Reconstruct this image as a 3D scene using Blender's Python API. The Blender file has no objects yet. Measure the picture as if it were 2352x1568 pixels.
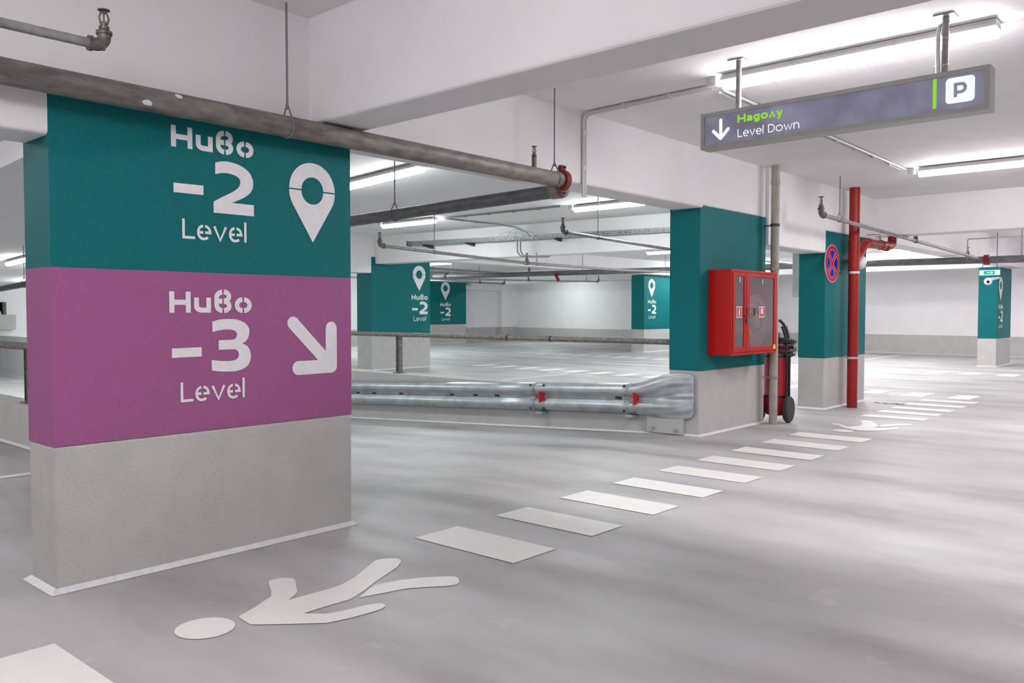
import bpy, math, random
from mathutils import Vector, Matrix
R = math.radians
random.seed(7)
sc = bpy.context.scene
col = sc.collection

# ------------------------------------------------------------------ camera, world, exposure
cam = bpy.data.cameras.new('camera')
cam.lens = 29.42; cam.sensor_width = 36.0; cam.clip_end = 200; cam.clip_start = 0.05
cam_o = bpy.data.objects.new('camera', cam); col.objects.link(cam_o)
cam_o.location = (0, 0, 1.2)
cam_o.rotation_euler = (R(90 - 1.986), 0, R(41.621 - 90))
sc.camera = cam_o
w = bpy.data.worlds.new('world'); sc.world = w; w.use_nodes = True
w.node_tree.nodes['Background'].inputs[0].default_value = (0.02, 0.02, 0.025, 1)
w.node_tree.nodes['Background'].inputs[1].default_value = 0.0
sc.view_settings.view_transform = 'Standard'
sc.view_settings.look = 'None'
sc.view_settings.gamma = 1
sc.view_settings.use_curve_mapping = False
sc.view_settings.exposure = 0.09
try:
    sc.cycles.use_denoising = True
    sc.cycles.max_bounces = 10
    sc.cycles.diffuse_bounces = 6
    sc.cycles.caustics_reflective = False
    sc.cycles.caustics_refractive = False
    sc.cycles.sample_clamp_indirect = 6.0
except Exception:
    pass
LAMP_W = 91.0                                   # strength of the luminous tubes
WARM = (1.0, 0.942, 0.962)
COOL = (0.915, 1.0, 0.995)

# ------------------------------------------------------------------ materials
def nt(name):
    m = bpy.data.materials.new(name); m.use_nodes = True
    return m, m.node_tree, m.node_tree.nodes['Principled BSDF']
def mat(name, c, rough=0.6, metal=0.0, var=0.06, scale=6.0, bump=0.0, bscale=120.0, spec=0.5, detail=4.0, c2=None, stretch=None):
    m, t, p = nt(name)
    p.inputs['Roughness'].default_value = rough
    p.inputs['Metallic'].default_value = metal
    p.inputs['Specular IOR Level'].default_value = spec
    tc = t.nodes.new('ShaderNodeTexCoord')
    src = tc.outputs['Object']
    if stretch:
        mp = t.nodes.new('ShaderNodeMapping'); mp.inputs['Scale'].default_value = stretch
        t.links.new(src, mp.inputs[0]); src = mp.outputs[0]
    n = t.nodes.new('ShaderNodeTexNoise'); n.inputs['Scale'].default_value = scale; n.inputs['Detail'].default_value = detail
    t.links.new(src, n.inputs['Vector'])
    r = t.nodes.new('ShaderNodeValToRGB')
    r.color_ramp.elements[0].position = 0.32; r.color_ramp.elements[1].position = 0.68
    if c2 is None:
        a = [max(0, x * (1 - var)) for x in c]; b = [min(1, x * (1 + var)) for x in c]
    else:
        a, b = c, c2
    r.color_ramp.elements[0].color = (*a, 1); r.color_ramp.elements[1].color = (*b, 1)
    t.links.new(n.outputs['Fac'], r.inputs['Fac']); t.links.new(r.outputs['Color'], p.inputs['Base Color'])
    if bump:
        n2 = t.nodes.new('ShaderNodeTexNoise'); n2.inputs['Scale'].default_value = bscale; n2.inputs['Detail'].default_value = 3
        t.links.new(tc.outputs['Object'], n2.inputs['Vector'])
        bp = t.nodes.new('ShaderNodeBump'); bp.inputs['Strength'].default_value = bump; bp.inputs['Distance'].default_value = 0.01
        t.links.new(n2.outputs['Fac'], bp.inputs['Height']); t.links.new(bp.outputs['Normal'], p.inputs['Normal'])
    return m
def emis(name, c, s):
    m = bpy.data.materials.new(name); m.use_nodes = True; t = m.node_tree; t.nodes.clear()
    e = t.nodes.new('ShaderNodeEmission'); o = t.nodes.new('ShaderNodeOutputMaterial')
    e.inputs[0].default_value = (*c, 1); e.inputs[1].default_value = s; t.links.new(e.outputs[0], o.inputs[0]); return m

def tube(name, c, s):
    """prismatic lamp cover: brightest where its surface faces the floor"""
    m = emis(name, c, s); t = m.node_tree
    g = t.nodes.new('ShaderNodeNewGeometry'); sp = t.nodes.new('ShaderNodeSeparateXYZ'); mr = t.nodes.new('ShaderNodeMapRange')
    t.links.new(g.outputs['True Normal'], sp.inputs[0]); t.links.new(sp.outputs['Z'], mr.inputs[0])
    mr.inputs[1].default_value = 0.0; mr.inputs[2].default_value = -1.0; mr.inputs[3].default_value = 0.30 * s; mr.inputs[4].default_value = 1.3 * s
    e = [n for n in t.nodes if n.type == 'EMISSION'][0]; t.links.new(mr.outputs[0], e.inputs[1]); return m

M = {}
M['white'] = mat('white_plaster', (0.82, 0.807, 0.816), 0.85, var=0.025, scale=2.2, bump=0.12, bscale=45, spec=0.2)
M['teal'] = mat('teal_wall_paint', (0.002, 0.143, 0.150), 0.6, var=0.07, scale=60, bump=0.16, bscale=160, spec=0.18)
M['purple'] = mat('purple_wall_paint', (0.335, 0.10, 0.252), 0.62, var=0.05, scale=60, bump=0.16, bscale=160, spec=0.3)
M['greypaint'] = mat('grey_wall_paint', (0.49, 0.485, 0.475), 0.72, var=0.05, scale=5, bump=0.45, bscale=70, spec=0.25)
M['letter'] = mat('white_stencil_paint', (0.80, 0.80, 0.82), 0.6, var=0.03, scale=30, bump=0.15, bscale=160, spec=0.3)
M['seal'] = mat('white_base_seal', (0.72, 0.72, 0.74), 0.45, var=0.08, scale=40)
M['roadpaint'] = mat('cream_road_paint', (0.80, 0.785, 0.76), 0.5, var=0.03, scale=8, bump=0.05, bscale=200, spec=0.4)
M['pipe'] = mat('weathered_pipe', (0.13, 0.118, 0.105), 0.55, metal=0.15, scale=9, bump=0.15, bscale=70, c2=(0.27, 0.25, 0.23), detail=10, stretch=(1.0, 3.0, 3.0))
M['pipedark'] = mat('slate_pipe', (0.085, 0.09, 0.092), 0.5, metal=0.15, scale=9, bump=0.1, bscale=70, c2=(0.16, 0.165, 0.168), detail=10, stretch=(3.0, 1.0, 3.0))
M['galv'] = mat('galvanised_steel', (0.36, 0.40, 0.425), 0.38, metal=0.4, scale=7, c2=(0.54, 0.58, 0.605), detail=8)
M['galvpipe'] = mat('galvanised_pipe', (0.20, 0.195, 0.19), 0.42, metal=0.3, scale=22, c2=(0.34, 0.335, 0.33), detail=6)
M['tray'] = mat('tray_steel', (0.22, 0.24, 0.245), 0.5, metal=0.3, scale=20, c2=(0.36, 0.38, 0.385))
M['rod'] = mat('grey_rod', (0.22, 0.215, 0.22), 0.45, metal=0.3, var=0.1)
M['greyconduit'] = mat('grey_conduit', (0.32, 0.325, 0.33), 0.5, var=0.06, scale=20)
M['steel'] = mat('bright_steel', (0.68, 0.68, 0.69), 0.3, metal=0.9, var=0.05, scale=30)
M['dark'] = mat('dark_steel', (0.05, 0.05, 0.052), 0.5, metal=0.4, var=0.2, scale=30)
M['bronze'] = mat('tarnished_brass', (0.075, 0.068, 0.06), 0.5, metal=0.3, scale=40, c2=(0.19, 0.17, 0.15))
M['black'] = mat('black_rubber', (0.012, 0.012, 0.014), 0.35, var=0.2, scale=30)
M['tyre'] = mat('worn_tyre_rubber', (0.035, 0.033, 0.033), 0.75, var=0.3, scale=40)
M['cabred'] = mat('red_cabinet_enamel', (0.44, 0.006, 0.005), 0.4, var=0.05, scale=20, bump=0.03, bscale=200, spec=0.25)
M['pipered'] = mat('red_pvc_pipe', (0.27, 0.012, 0.010), 0.42, var=0.08, scale=12, spec=0.3)
M['tankred'] = mat('red_cylinder_paint', (0.42, 0.016, 0.028), 0.3, var=0.05, scale=12)
M['coupred'] = mat('red_coupling_paint', (0.17, 0.008, 0.010), 0.45, var=0.15, scale=40)
M['conduit'] = mat('light_grey_plastic_conduit', (0.60, 0.58, 0.585), 0.5, var=0.04, scale=20)
M['greypvc'] = mat('grey_drain_pipe', (0.36, 0.335, 0.305), 0.6, var=0.12, scale=10, detail=6)
M['wplastic'] = mat('white_plastic', (0.76, 0.75, 0.76), 0.35, var=0.02, scale=20)
M['lens'] = mat('dark_lens', (0.01, 0.01, 0.012), 0.1, var=0.1)
M['signframe'] = mat('grey_sign_frame', (0.46, 0.46, 0.44), 0.5, metal=0.3, var=0.04, scale=20)
M['signwhite'] = emis('lit_white_lettering', (0.93, 0.97, 0.98), 0.95)
M['signgreen'] = emis('lit_lime_lettering', (0.33, 0.78, 0.05), 0.85)
M['exitgreen'] = emis('lit_exit_green', (0.01, 0.66, 0.34), 0.9)
M['exitwhite'] = emis('lit_exit_white', (0.85, 1.0, 1.0), 1.0)
M['exitblue'] = mat('teal_blue_plastic', (0.0, 0.17, 0.28), 0.4)
M['signred'] = mat('red_reflective_film', (0.50, 0.008, 0.03), 0.5, var=0.03, spec=0.2)
M['signblue'] = mat('blue_reflective_film', (0.004, 0.024, 0.33), 0.5, var=0.05, spec=0.2)
M['signrim'] = mat('pale_pink_film_edge', (0.72, 0.55, 0.60), 0.4, var=0.03)
M['reflred'] = mat('red_reflector', (0.62, 0.01, 0.02), 0.25, var=0.05)
M['yellow'] = mat('yellow_sticker', (0.75, 0.55, 0.02), 0.5, var=0.03)
M['stickred'] = mat('red_sticker', (0.60, 0.03, 0.06), 0.45, var=0.03)
M['stickwhite'] = mat('white_sticker', (0.78, 0.74, 0.74), 0.45, var=0.03)
M['stickblue'] = mat('pale_blue_card', (0.30, 0.38, 0.50), 0.5, var=0.03)
M['reel'] = mat('dusty_red_reel', (0.50, 0.20, 0.20), 0.35, var=0.08, scale=14)
M['reeldark'] = mat('dark_green_reel_core', (0.045, 0.075, 0.07), 0.5, var=0.1)
M['orange'] = mat('orange_hub', (0.62, 0.24, 0.06), 0.5, var=0.05)
M['panelgrey'] = mat('grey_back_panel', (0.42, 0.43, 0.44), 0.45, metal=0.2, var=0.03)
M['void'] = mat('unlit_recess', (0.004, 0.004, 0.006), 0.9, var=0.1)
M['drain'] = mat('dark_drain_stain', (0.10, 0.09, 0.09), 0.7, var=0.5, scale=40)
M['tube_warm'] = tube('lit_tube_warm', WARM, LAMP_W)
M['tube_dim'] = tube('lit_tube_dim', WARM, LAMP_W * 0.8)
M['tube_cool'] = tube('lit_tube_cool', COOL, LAMP_W * 1.02)
M['tube_ramp'] = tube('lit_tube_ramp', COOL, LAMP_W * 0.62)

# backlit sign panel: dark blue grey, softly lit from inside in patches
m, t, p = nt('backlit_dark_panel'); M['signpanel'] = m
p.inputs['Base Color'].default_value = (0.085, 0.085, 0.115, 1); p.inputs['Roughness'].default_value = 0.35
tc = t.nodes.new('ShaderNodeTexCoord'); n = t.nodes.new('ShaderNodeTexNoise'); n.inputs['Scale'].default_value = 5
t.links.new(tc.outputs['Object'], n.inputs['Vector'])
mr = t.nodes.new('ShaderNodeMapRange'); mr.inputs[1].default_value = 0.35; mr.inputs[2].default_value = 0.7
mr.inputs[3].default_value = 0.6; mr.inputs[4].default_value = 1.1
t.links.new(n.outputs['Fac'], mr.inputs[0]); p.inputs['Emission Color'].default_value = (0.165, 0.160, 0.225, 1)
t.links.new(mr.outputs[0], p.inputs['Emission Strength'])

# floor: pale grey epoxy with rolled streaks and scuffs
m, t, p = nt('grey_epoxy_floor'); M['floor'] = m
tc = t.nodes.new('ShaderNodeTexCoord')
mp = t.nodes.new('ShaderNodeMapping'); mp.inputs['Scale'].default_value = (1.0, 0.35, 1.0); mp.inputs['Rotation'].default_value = (0, 0, R(12))
t.links.new(tc.outputs['Object'], mp.inputs[0])
n1 = t.nodes.new('ShaderNodeTexNoise'); n1.inputs['Scale'].default_value = 1.6; n1.inputs['Detail'].default_value = 7; n1.inputs['Roughness'].default_value = 0.55
t.links.new(mp.outputs[0], n1.inputs['Vector'])
rp = t.nodes.new('ShaderNodeValToRGB')
rp.color_ramp.elements[0].position = 0.30; rp.color_ramp.elements[0].color = (0.29, 0.28, 0.275, 1)
rp.color_ramp.elements[1].position = 0.72; rp.color_ramp.elements[1].color = (0.525, 0.52, 0.53, 1)
e = rp.color_ramp.elements.new(0.5); e.color = (0.43, 0.425, 0.425, 1)
t.links.new(n1.outputs['Fac'], rp.inputs['Fac'])
n3 = t.nodes.new('ShaderNodeTexNoise'); n3.inputs['Scale'].default_value = 2.4; n3.inputs['Detail'].default_value = 10; n3.inputs['Roughness'].default_value = 0.75
t.links.new(tc.outputs['Object'], n3.inputs['Vector'])
rs = t.nodes.new('ShaderNodeValToRGB'); rs.color_ramp.elements[0].position = 0.60; rs.color_ramp.elements[0].color = (0, 0, 0, 1)
rs.color_ramp.elements[1].position = 0.74; rs.color_ramp.elements[1].color = (0.55, 0.55, 0.55, 1)
t.links.new(n3.outputs['Fac'], rs.inputs['Fac'])
mx = t.nodes.new('ShaderNodeMix'); mx.data_type = 'RGBA'; mx.inputs['B'].default_value = (0.70, 0.69, 0.71, 1)
t.links.new(rs.outputs['Color'], mx.inputs['Factor']); t.links.new(rp.outputs['Color'], mx.inputs['A'])
t.links.new(mx.outputs['Result'], p.inputs['Base Color'])
n2 = t.nodes.new('ShaderNodeTexNoise'); n2.inputs['Scale'].default_value = 3.0; n2.inputs['Detail'].default_value = 6
t.links.new(mp.outputs[0], n2.inputs['Vector'])
mr = t.nodes.new('ShaderNodeMapRange'); mr.inputs[1].default_value = 0.3; mr.inputs[2].default_value = 0.7
mr.inputs[3].default_value = 0.42; mr.inputs[4].default_value = 0.62
t.links.new(n2.outputs['Fac'], mr.inputs[0]); t.links.new(mr.outputs[0], p.inputs['Roughness'])
nb = t.nodes.new('ShaderNodeTexNoise'); nb.inputs['Scale'].default_value = 25; t.links.new(tc.outputs['Object'], nb.inputs['Vector'])
bp = t.nodes.new('ShaderNodeBump'); bp.inputs['Strength'].default_value = 0.06; bp.inputs['Distance'].default_value = 0.01
t.links.new(nb.outputs['Fac'], bp.inputs['Height']); t.links.new(bp.outputs['Normal'], p.inputs['Normal'])
p.inputs['Specular IOR Level'].default_value = 0.4

# cabinet pane: slightly dusty glass, its diffuse share also imitating a veil of reflection
m = bpy.data.materials.new('dusty_glass'); m.use_nodes = True; t = m.node_tree; t.nodes.clear(); M['glass'] = m
o = t.nodes.new('ShaderNodeOutputMaterial'); tr = t.nodes.new('ShaderNodeBsdfTransparent'); gl = t.nodes.new('ShaderNodeBsdfGlossy')
df = t.nodes.new('ShaderNodeBsdfDiffuse'); df.inputs[0].default_value = (0.5, 0.47, 0.5, 1)
gl.inputs['Roughness'].default_value = 0.08; tr.inputs[0].default_value = (0.92, 0.90, 0.92, 1)
m1 = t.nodes.new('ShaderNodeMixShader'); m1.inputs[0].default_value = 0.2; m2 = t.nodes.new('ShaderNodeMixShader')
fr = t.nodes.new('ShaderNodeMapRange'); lw = t.nodes.new('ShaderNodeLayerWeight'); lw.inputs[0].default_value = 0.5
t.links.new(lw.outputs['Facing'], fr.inputs[0]); fr.inputs[1].default_value = 0.3; fr.inputs[2].default_value = 1.0; fr.inputs[3].default_value = 0.04; fr.inputs[4].default_value = 0.35
t.links.new(tr.outputs[0], m1.inputs[1]); t.links.new(df.outputs[0], m1.inputs[2])
t.links.new(fr.outputs[0], m2.inputs[0]); t.links.new(m1.outputs[0], m2.inputs[1]); t.links.new(gl.outputs[0], m2.inputs[2])
t.links.new(m2.outputs[0], o.inputs[0])

# ------------------------------------------------------------------ mesh collecting
class MB:
    def __init__(s): s.v = []; s.f = []; s.mi = []
    def add(s, vs, fs, mi=0):
        b = len(s.v); s.v += [tuple(x) for x in vs]
        s.f += [tuple(b + i for i in f) for f in fs]; s.mi += [mi] * len(fs)
        return s
    def box(s, x0, x1, y0, y1, z0, z1, mi=0):
        return s.add([(x0, y0, z0), (x1, y0, z0), (x1, y1, z0), (x0, y1, z0), (x0, y0, z1), (x1, y0, z1), (x1, y1, z1), (x0, y1, z1)],
              [(0, 3, 2, 1), (4, 5, 6, 7), (0, 1, 5, 4), (1, 2, 6, 5), (2, 3, 7, 6), (3, 0, 4, 7)], mi)
    def prism(s, pts, z0, z1, mi=0):                      # plan polygon (x,y), ccw, z0/z1 numbers or functions of (x,y)
        n = len(pts); a = z0 if callable(z0) else (lambda x, y: z0); b = z1 if callable(z1) else (lambda x, y: z1)
        vs = [(x, y, a(x, y)) for x, y in pts] + [(x, y, b(x, y)) for x, y in pts]
        fs = [tuple(range(n - 1, -1, -1)), tuple(range(n, 2 * n))] + [(i, (i + 1) % n, n + (i + 1) % n, n + i) for i in range(n)]
        return s.add(vs, fs, mi)
    def tube(s, pts, r, seg=14, mi=0, caps=True, closed=False):
        pts = [Vector(p) for p in pts]; n = len(pts); rings = []; up = None
        for i in range(n):
            if closed: d = (pts[(i + 1) % n] - pts[i - 1]).normalized()
            else:
                d = Vector((0, 0, 0))
                if i < n - 1: d += (pts[i + 1] - pts[i]).normalized()
                if i > 0: d += (pts[i] - pts[i - 1]).normalized()
                d.normalize()
            if up is None:
                up = Vector((0, 0, 1)) if abs(d.z) < 0.9 else Vector((1, 0, 0))
            a = d.cross(up).normalized(); bb = a.cross(d).normalized(); up = bb
            rr = r[i] if isinstance(r, (list, tuple)) else r
            rings.append([pts[i] + a * (rr * math.cos(2 * math.pi * k / seg)) + bb * (rr * math.sin(2 * math.pi * k / seg)) for k in range(seg)])
        vs = [v for rg in rings for v in rg]; fs = []
        m = n if closed else n - 1
        for i in range(m):
            j = (i + 1) % n
            for k in range(seg):
                k2 = (k + 1) % seg
                fs.append((i * seg + k, i * seg + k2, j * seg + k2, j * seg + k))
        if caps and not closed:
            fs.append(tuple(range(seg - 1, -1, -1))); fs.append(tuple((n - 1) * seg + k for k in range(seg)))
        return s.add(vs, fs, mi)
    def lathe(s, prof, c, axis=(0, 0, 1), seg=20, mi=0):   # prof: (radius, distance along axis)
        ax = Vector(axis).normalized(); c = Vector(c)
        u = Vector((1, 0, 0)) if abs(ax.x) < 0.9 else Vector((0, 1, 0))
        a = ax.cross(u).normalized(); b = ax.cross(a).normalized()
        vs = []; fs = []
        for r, h in prof:
            for k in range(seg):
                th = 2 * math.pi * k / seg; vs.append(c + ax * h + a * (r * math.cos(th)) + b * (r * math.sin(th)))
        for i in range(len(prof) - 1):
            for k in range(seg):
                k2 = (k + 1) % seg; fs.append((i * seg + k, i * seg + k2, (i + 1) * seg + k2, (i + 1) * seg + k))
        fs.append(tuple(range(seg - 1, -1, -1))); fs.append(tuple((len(prof) - 1) * seg + k for k in range(seg)))
        return s.add(vs, fs, mi)
    def polys(s, polys2, place, mi=0):
        o0 = Vector(place(0, 0)); nn = (Vector(place(1, 0)) - o0).cross(Vector(place(0, 1)) - o0).normalized()
        for k, q in enumerate(polys2):                     # each stroke a hair above the last, so overlaps do not coincide
            ar_ = sum(q[i][0] * q[(i + 1) % len(q)][1] - q[(i + 1) % len(q)][0] * q[i][1] for i in range(len(q)))
            if ar_ < 0: q = list(reversed(q))
            s.add([Vector(place(u, v)) + nn * (k * 1.2e-5) for u, v in q], [tuple(range(len(q)))], mi)
        return s
    def slabs(s, polys2, place, back, mi=0):               # polygons with thickness: place = front, back = rear
        for q in polys2:
            n = len(q)
            s.add([place(u, v) for u, v in q] + [back(u, v) for u, v in q],
                  [tuple(range(n)), tuple(range(2 * n - 1, n - 1, -1))] + [(i, n + i, n + (i + 1) % n, (i + 1) % n) for i in range(n)], mi)
        return s

def link(name, me, parent=None, loc=(0, 0, 0)):
    o = bpy.data.objects.new(name, me); col.objects.link(o); o.location = loc
    if parent is not None: o.parent = parent
    return o
def build(name, mb, mats, parent=None, loc=None, smooth=False, bevel=0.0, bseg=2):
    org = Vector((0, 0, 0)); q = parent
    while q is not None:
        org += q.location; q = q.parent
    l = Vector(loc) if loc is not None else Vector((0, 0, 0))
    org += l
    me = bpy.data.meshes.new(name)
    me.from_pydata([tuple(Vector(v) - org) for v in mb.v], [], mb.f)
    if not isinstance(mats, (list, tuple)): mats = [mats]
    for m_ in mats: me.materials.append(m_ if not isinstance(m_, str) else M[m_])
    for pl, mi in zip(me.polygons, mb.mi): pl.material_index = mi
    if smooth:
        for pl in me.polygons: pl.use_smooth = True
        me.set_sharp_from_angle(angle=R(38))
    me.update()
    o = link(name, me, parent, l)
    if bevel:
        bv = o.modifiers.new('bevel', 'BEVEL'); bv.width = bevel; bv.segments = bseg; bv.limit_method = 'ANGLE'; bv.angle_limit = R(50)
    return o
def tag(o, label, cat, group=None, kind='thing'):
    o['label'] = label; o['category'] = cat; o['kind'] = kind
    if group: o['group'] = group
    return o
def thing(name, label, cat, loc, group=None):
    return tag(link(name, None, None, loc), label, cat, group)
def struct(name, mb, mats, smooth=False, bevel=0.0):
    o = build(name, mb, mats, smooth=smooth, bevel=bevel, bseg=3); o['kind'] = 'structure'; return o

# ------------------------------------------------------------------ flat lettering made of strokes
def stroke(pts, w, rc=False):
    P = [Vector((p[0], p[1])) for p in pts]; n = len(P); L = []; Rr = []
    for i in range(n):
        a = (P[i] - P[i - 1]).normalized() if i > 0 else (P[1] - P[0]).normalized()
        b = (P[i + 1] - P[i]).normalized() if i < n - 1 else a
        na = Vector((-a.y, a.x)); nb_ = Vector((-b.y, b.x)); mm = (na + nb_)
        if mm.length < 1e-6: mm = na
        mm.normalize(); k = w / 2 / max(0.72, mm.dot(na))
        L.append(P[i] + mm * k); Rr.append(P[i] - mm * k)
    out = [[tuple(Rr[i]), tuple(Rr[i + 1]), tuple(L[i + 1]), tuple(L[i])] for i in range(n - 1)]
    if rc:
        for c in (P[0], P[-1]):
            out.append([(c.x + w / 2 * math.cos(2 * math.pi * k / 20), c.y + w / 2 * math.sin(2 * math.pi * k / 20)) for k in range(20)])
    return out
def arc(cx, cy, rx, ry, a0, a1, n=14):
    return [(cx + rx * math.cos(R(a0 + (a1 - a0) * i / n)), cy + ry * math.sin(R(a0 + (a1 - a0) * i / n))) for i in range(n + 1)]
def glyph(ch, w, st):
    h = w / 2; X = 0.73
    if ch == 'H': return [[(h, 0), (h, 1)], [(1.06 - h, 0), (1.06 - h, 1)], [(w * .9, .49), (1.06 - w * .9, .49)]], 1.06
    if ch == 'u':
        W = .87
        return [[(h, X), (h, .32)] + arc(.32 + h * .5, .30, .32 - h * .5, .30 - h, 180, 270, 8) + [(W - h, h)], [(W - h, 0), (W - h, X)]], W
    if ch == 'B':
        W = .92; g = .04 if st else -.01; c = .47
        return [arc(c - g, .72, c - g - h, 1.13 - h - .72, 90, 180, 8) + arc(c - g, .39, c - g - h, .41 - h, 180, 270, 8),
                [(h, .56), (c - g, .56)],
                arc(c + g, .565 + (.565 - h) / 2 + .01, .40 - h, (.565 - h) / 2, 90, -90, 12), arc(c + g, .555 - (.575 - h) / 2, .41 - h + .04 - g, (.575 - h) / 2, 90, -90, 12)], W
    if ch == 'o':
        W = .95; c = W / 2; g = .04 if st else -.005
        return [arc(c - g, .375, c - h - g, .395 - h, 90, 270, 18), arc(c + g, .375, c - h - g, .395 - h, 90, -90, 18)], W
    if ch == 'L': return [[(h, 0), (h, 1)], [(h, h), (.67, h)]], .67
    if ch == 'l': return [[(h, 0), (h, 1.06)]], w
    if ch == 'e':
        W = .78; c = W / 2; cy = .37; g = .05 if st else -.005
        return [arc(c + g, cy, c - h - g, .395 - h, 0, 90, 9), arc(c - g, cy, c - h - g, .395 - h, 90, 270, 18) + arc(c - g, cy, c - h + g, .395 - h, 278, 312, 5), [(h, cy), (c - g, cy)], [(c + g, cy), (W, cy)]], W
    if ch == 'v': return [[(h * .9, X), (.385, h * .3), (.77 - h * .9, X)]], .77
    if ch == 'A': return [[(h * .9, 0), (.385, X - h * .3), (.77 - h * .9, 0)]], .77
    if ch == 'w': return [[(h * .8, X), (.31, h * .3), (.56, X - .1), (.81, h * .3), (1.12 - h * .8, X)]], 1.12
    if ch == 'D': return [[(h, 0), (h, 1)], [(h, 1 - h), (.38, 1 - h)] + arc(.38, .5, .50 - h, .5 - h, 90, -90, 14) + [(h, h)]], .88
    if ch == 'n': return [[(h, 0), (h, X)], arc(.37, .40, .37 - h, X - .40 - h + .02, 180, 0, 12) + [(.74 - h, 0)]], .74
    if ch == 'a':
        W = .78
        return [[(.10, X - h)] + arc(.42, X - .25, W - .42 - h, .25 - h, 90, 0, 8) + [(W - h, 0)], arc(.36, .22, .36 - h, .22 - h, 20, 340, 16), [(.36, .44 - h), (W - h, .44 - h)], [(.36, h), (W - h, h)]], W
    if ch == 'g':
        W = .80; c = W / 2
        return [arc(c, .37, c - h, .38 - h, 0, 360, 22), [(W - h, X), (W - h, -.05)] + arc(c, -.02, c - h, .24 - h, 0, -150, 10)], W
    if ch == 'y': return [[(h * .9, X), (.40, h * .4)], [(.80 - h * .9, X), (.28, -.32)]], .80
    if ch == '-': return [[(0, .4), (.6, .4)]], .6
    return [], .4
def text(s, x, y, cap, w, gap=.16, st=False, width=None):
    """polygons of a line of text whose cap height is cap, from x on the baseline y; width squeezes it to a total length"""
    ws = []; cur = 0; items = []
    for ch in s:
        gs, a = glyph(ch, w / cap, st); items.append((gs, cur)); cur += a + gap
    tot = (cur - gap) * cap; k = (width / tot) if width else 1.0
    out = []
    for gs, c0 in items:
        for pth in gs: out += stroke([(x + (c0 + px) * cap * k, y + py * cap) for px, py in pth], w)
    return out
TWO = [(2.103,1.928),(2.13,1.936),(2.165,1.941),(2.21,1.937),(2.25,1.925),(2.285,1.903),(2.304,1.872),(2.308,1.84),(2.298,1.81),(2.275,1.786),(2.24,1.765),(2.188,1.741),(2.310,1.741),(2.311,1.685),(2.092,1.685),(2.092,1.738),(2.14,1.766),(2.185,1.79),(2.215,1.81),(2.232,1.83),(2.236,1.853),(2.225,1.87),(2.2,1.88),(2.165,1.884),(2.13,1.88),(2.102,1.872)]
THREE = [(2.077,1.156),(2.12,1.167),(2.176,1.169),(2.22,1.163),(2.255,1.147),(2.274,1.125),(2.278,1.103),(2.272,1.078),(2.258,1.058),(2.237,1.046),(2.262,1.034),(2.279,1.012),(2.285,.984),(2.280,.955),(2.262,.930),(2.232,.915),(2.2,.909),(2.172,.908),(2.12,.911),(2.073,.918),(2.071,.970),(2.12,.963),(2.165,.961),(2.2,.966),(2.215,.98),(2.217,.995),(2.21,1.010),(2.19,1.018),(2.109,1.018),(2.110,1.065),(2.185,1.066),(2.203,1.075),(2.209,1.09),(2.203,1.105),(2.185,1.114),(2.15,1.117),(2.11,1.113),(2.078,1.105)]
def smooth(pts, sharp=55, n=5):
    """closed outline with its gentle corners rounded, sharp corners kept"""
    P = [Vector(p) for p in pts]; N = len(P); out = []
    def is_sharp(i):
        a = P[i] - P[i - 1]; b = P[(i + 1) % N] - P[i]
        return a.angle(b) > R(sharp)
    for i in range(N):
        p1, p2 = P[i], P[(i + 1) % N]
        p0 = P[i - 1] if not is_sharp(i) else p1 - (p2 - p1)
        p3 = P[(i + 2) % N] if not is_sharp((i + 1) % N) else p2 + (p2 - p1)
        k = n if (p2 - p1).length > .012 and not (is_sharp(i) and is_sharp((i + 1) % N)) else 1
        for q_ in range(k):
            t = q_ / k
            v = .5 * ((2 * p1) + (p2 - p0) * t + (2 * p0 - 5 * p1 + 4 * p2 - p3) * t * t + (3 * p1 - p0 - 3 * p2 + p3) * t ** 3)
            out.append((v.x, v.y))
    return out
def level_block(digit):
    """the stencil of one level, centred on x=0, baseline of the top word at y=0: three lists of polygons"""
    cx, cy = 2.097, 1.975
    a = text('HuBo', 1.882 - cx, 0, .1, .0245, gap=.175, st=True, width=.429)
    if digit == 2: d = [[(x - cx, y - cy) for x, y in smooth(TWO)]]
    else: d = [[(x + .019 - cx, y + .775 - cy) for x, y in smooth(THREE)]]
    d.append([(1.891 - cx, 1.763 - cy), (2.04 - cx, 1.764 - cy), (2.04 - cx, 1.809 - cy), (1.891 - cx, 1.807 - cy)])
    l = text('Level', 1.931 - cx, 1.550 - cy, .094, .0128, gap=.10, st=True, width=.336)
    return a, d, l
def pin(cx, cy, rr):
    """map pin: teardrop with a round eye, split by a thin stencil bridge"""
    d = rr * 1.87; beta = math.acos(rr / d); g = rr * .025; out = []
    def rad(th):                                             # th measured from straight down
        th = abs(th)
        return rr / math.cos(beta - th) if th < beta else rr
    ri = rr * .475
    def seq(a0, a1, n, off):
        q = []
        for i in range(n + 1):
            th = a0 + (a1 - a0) * i / n; r = rad(th)
            q.append(((cx + ri * math.sin(th), cy - ri * math.cos(th) + off), (cx + r * math.sin(th), cy - r * math.cos(th) + off)))
        return [[q[i][0], q[i][1], q[i + 1][1], q[i + 1][0]] for i in range(n)]
    out += seq(-math.pi / 2, math.pi / 2, 32, -g)
    for i in range(28):
        t0 = math.pi * i / 28; t1 = math.pi * (i + 1) / 28
        f = lambda r, a: (cx + r * math.cos(a), cy + g + r * math.sin(a))
        out.append([f(ri, t0), f(rr, t0), f(rr, t1), f(ri, t1)])
    return out

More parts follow.
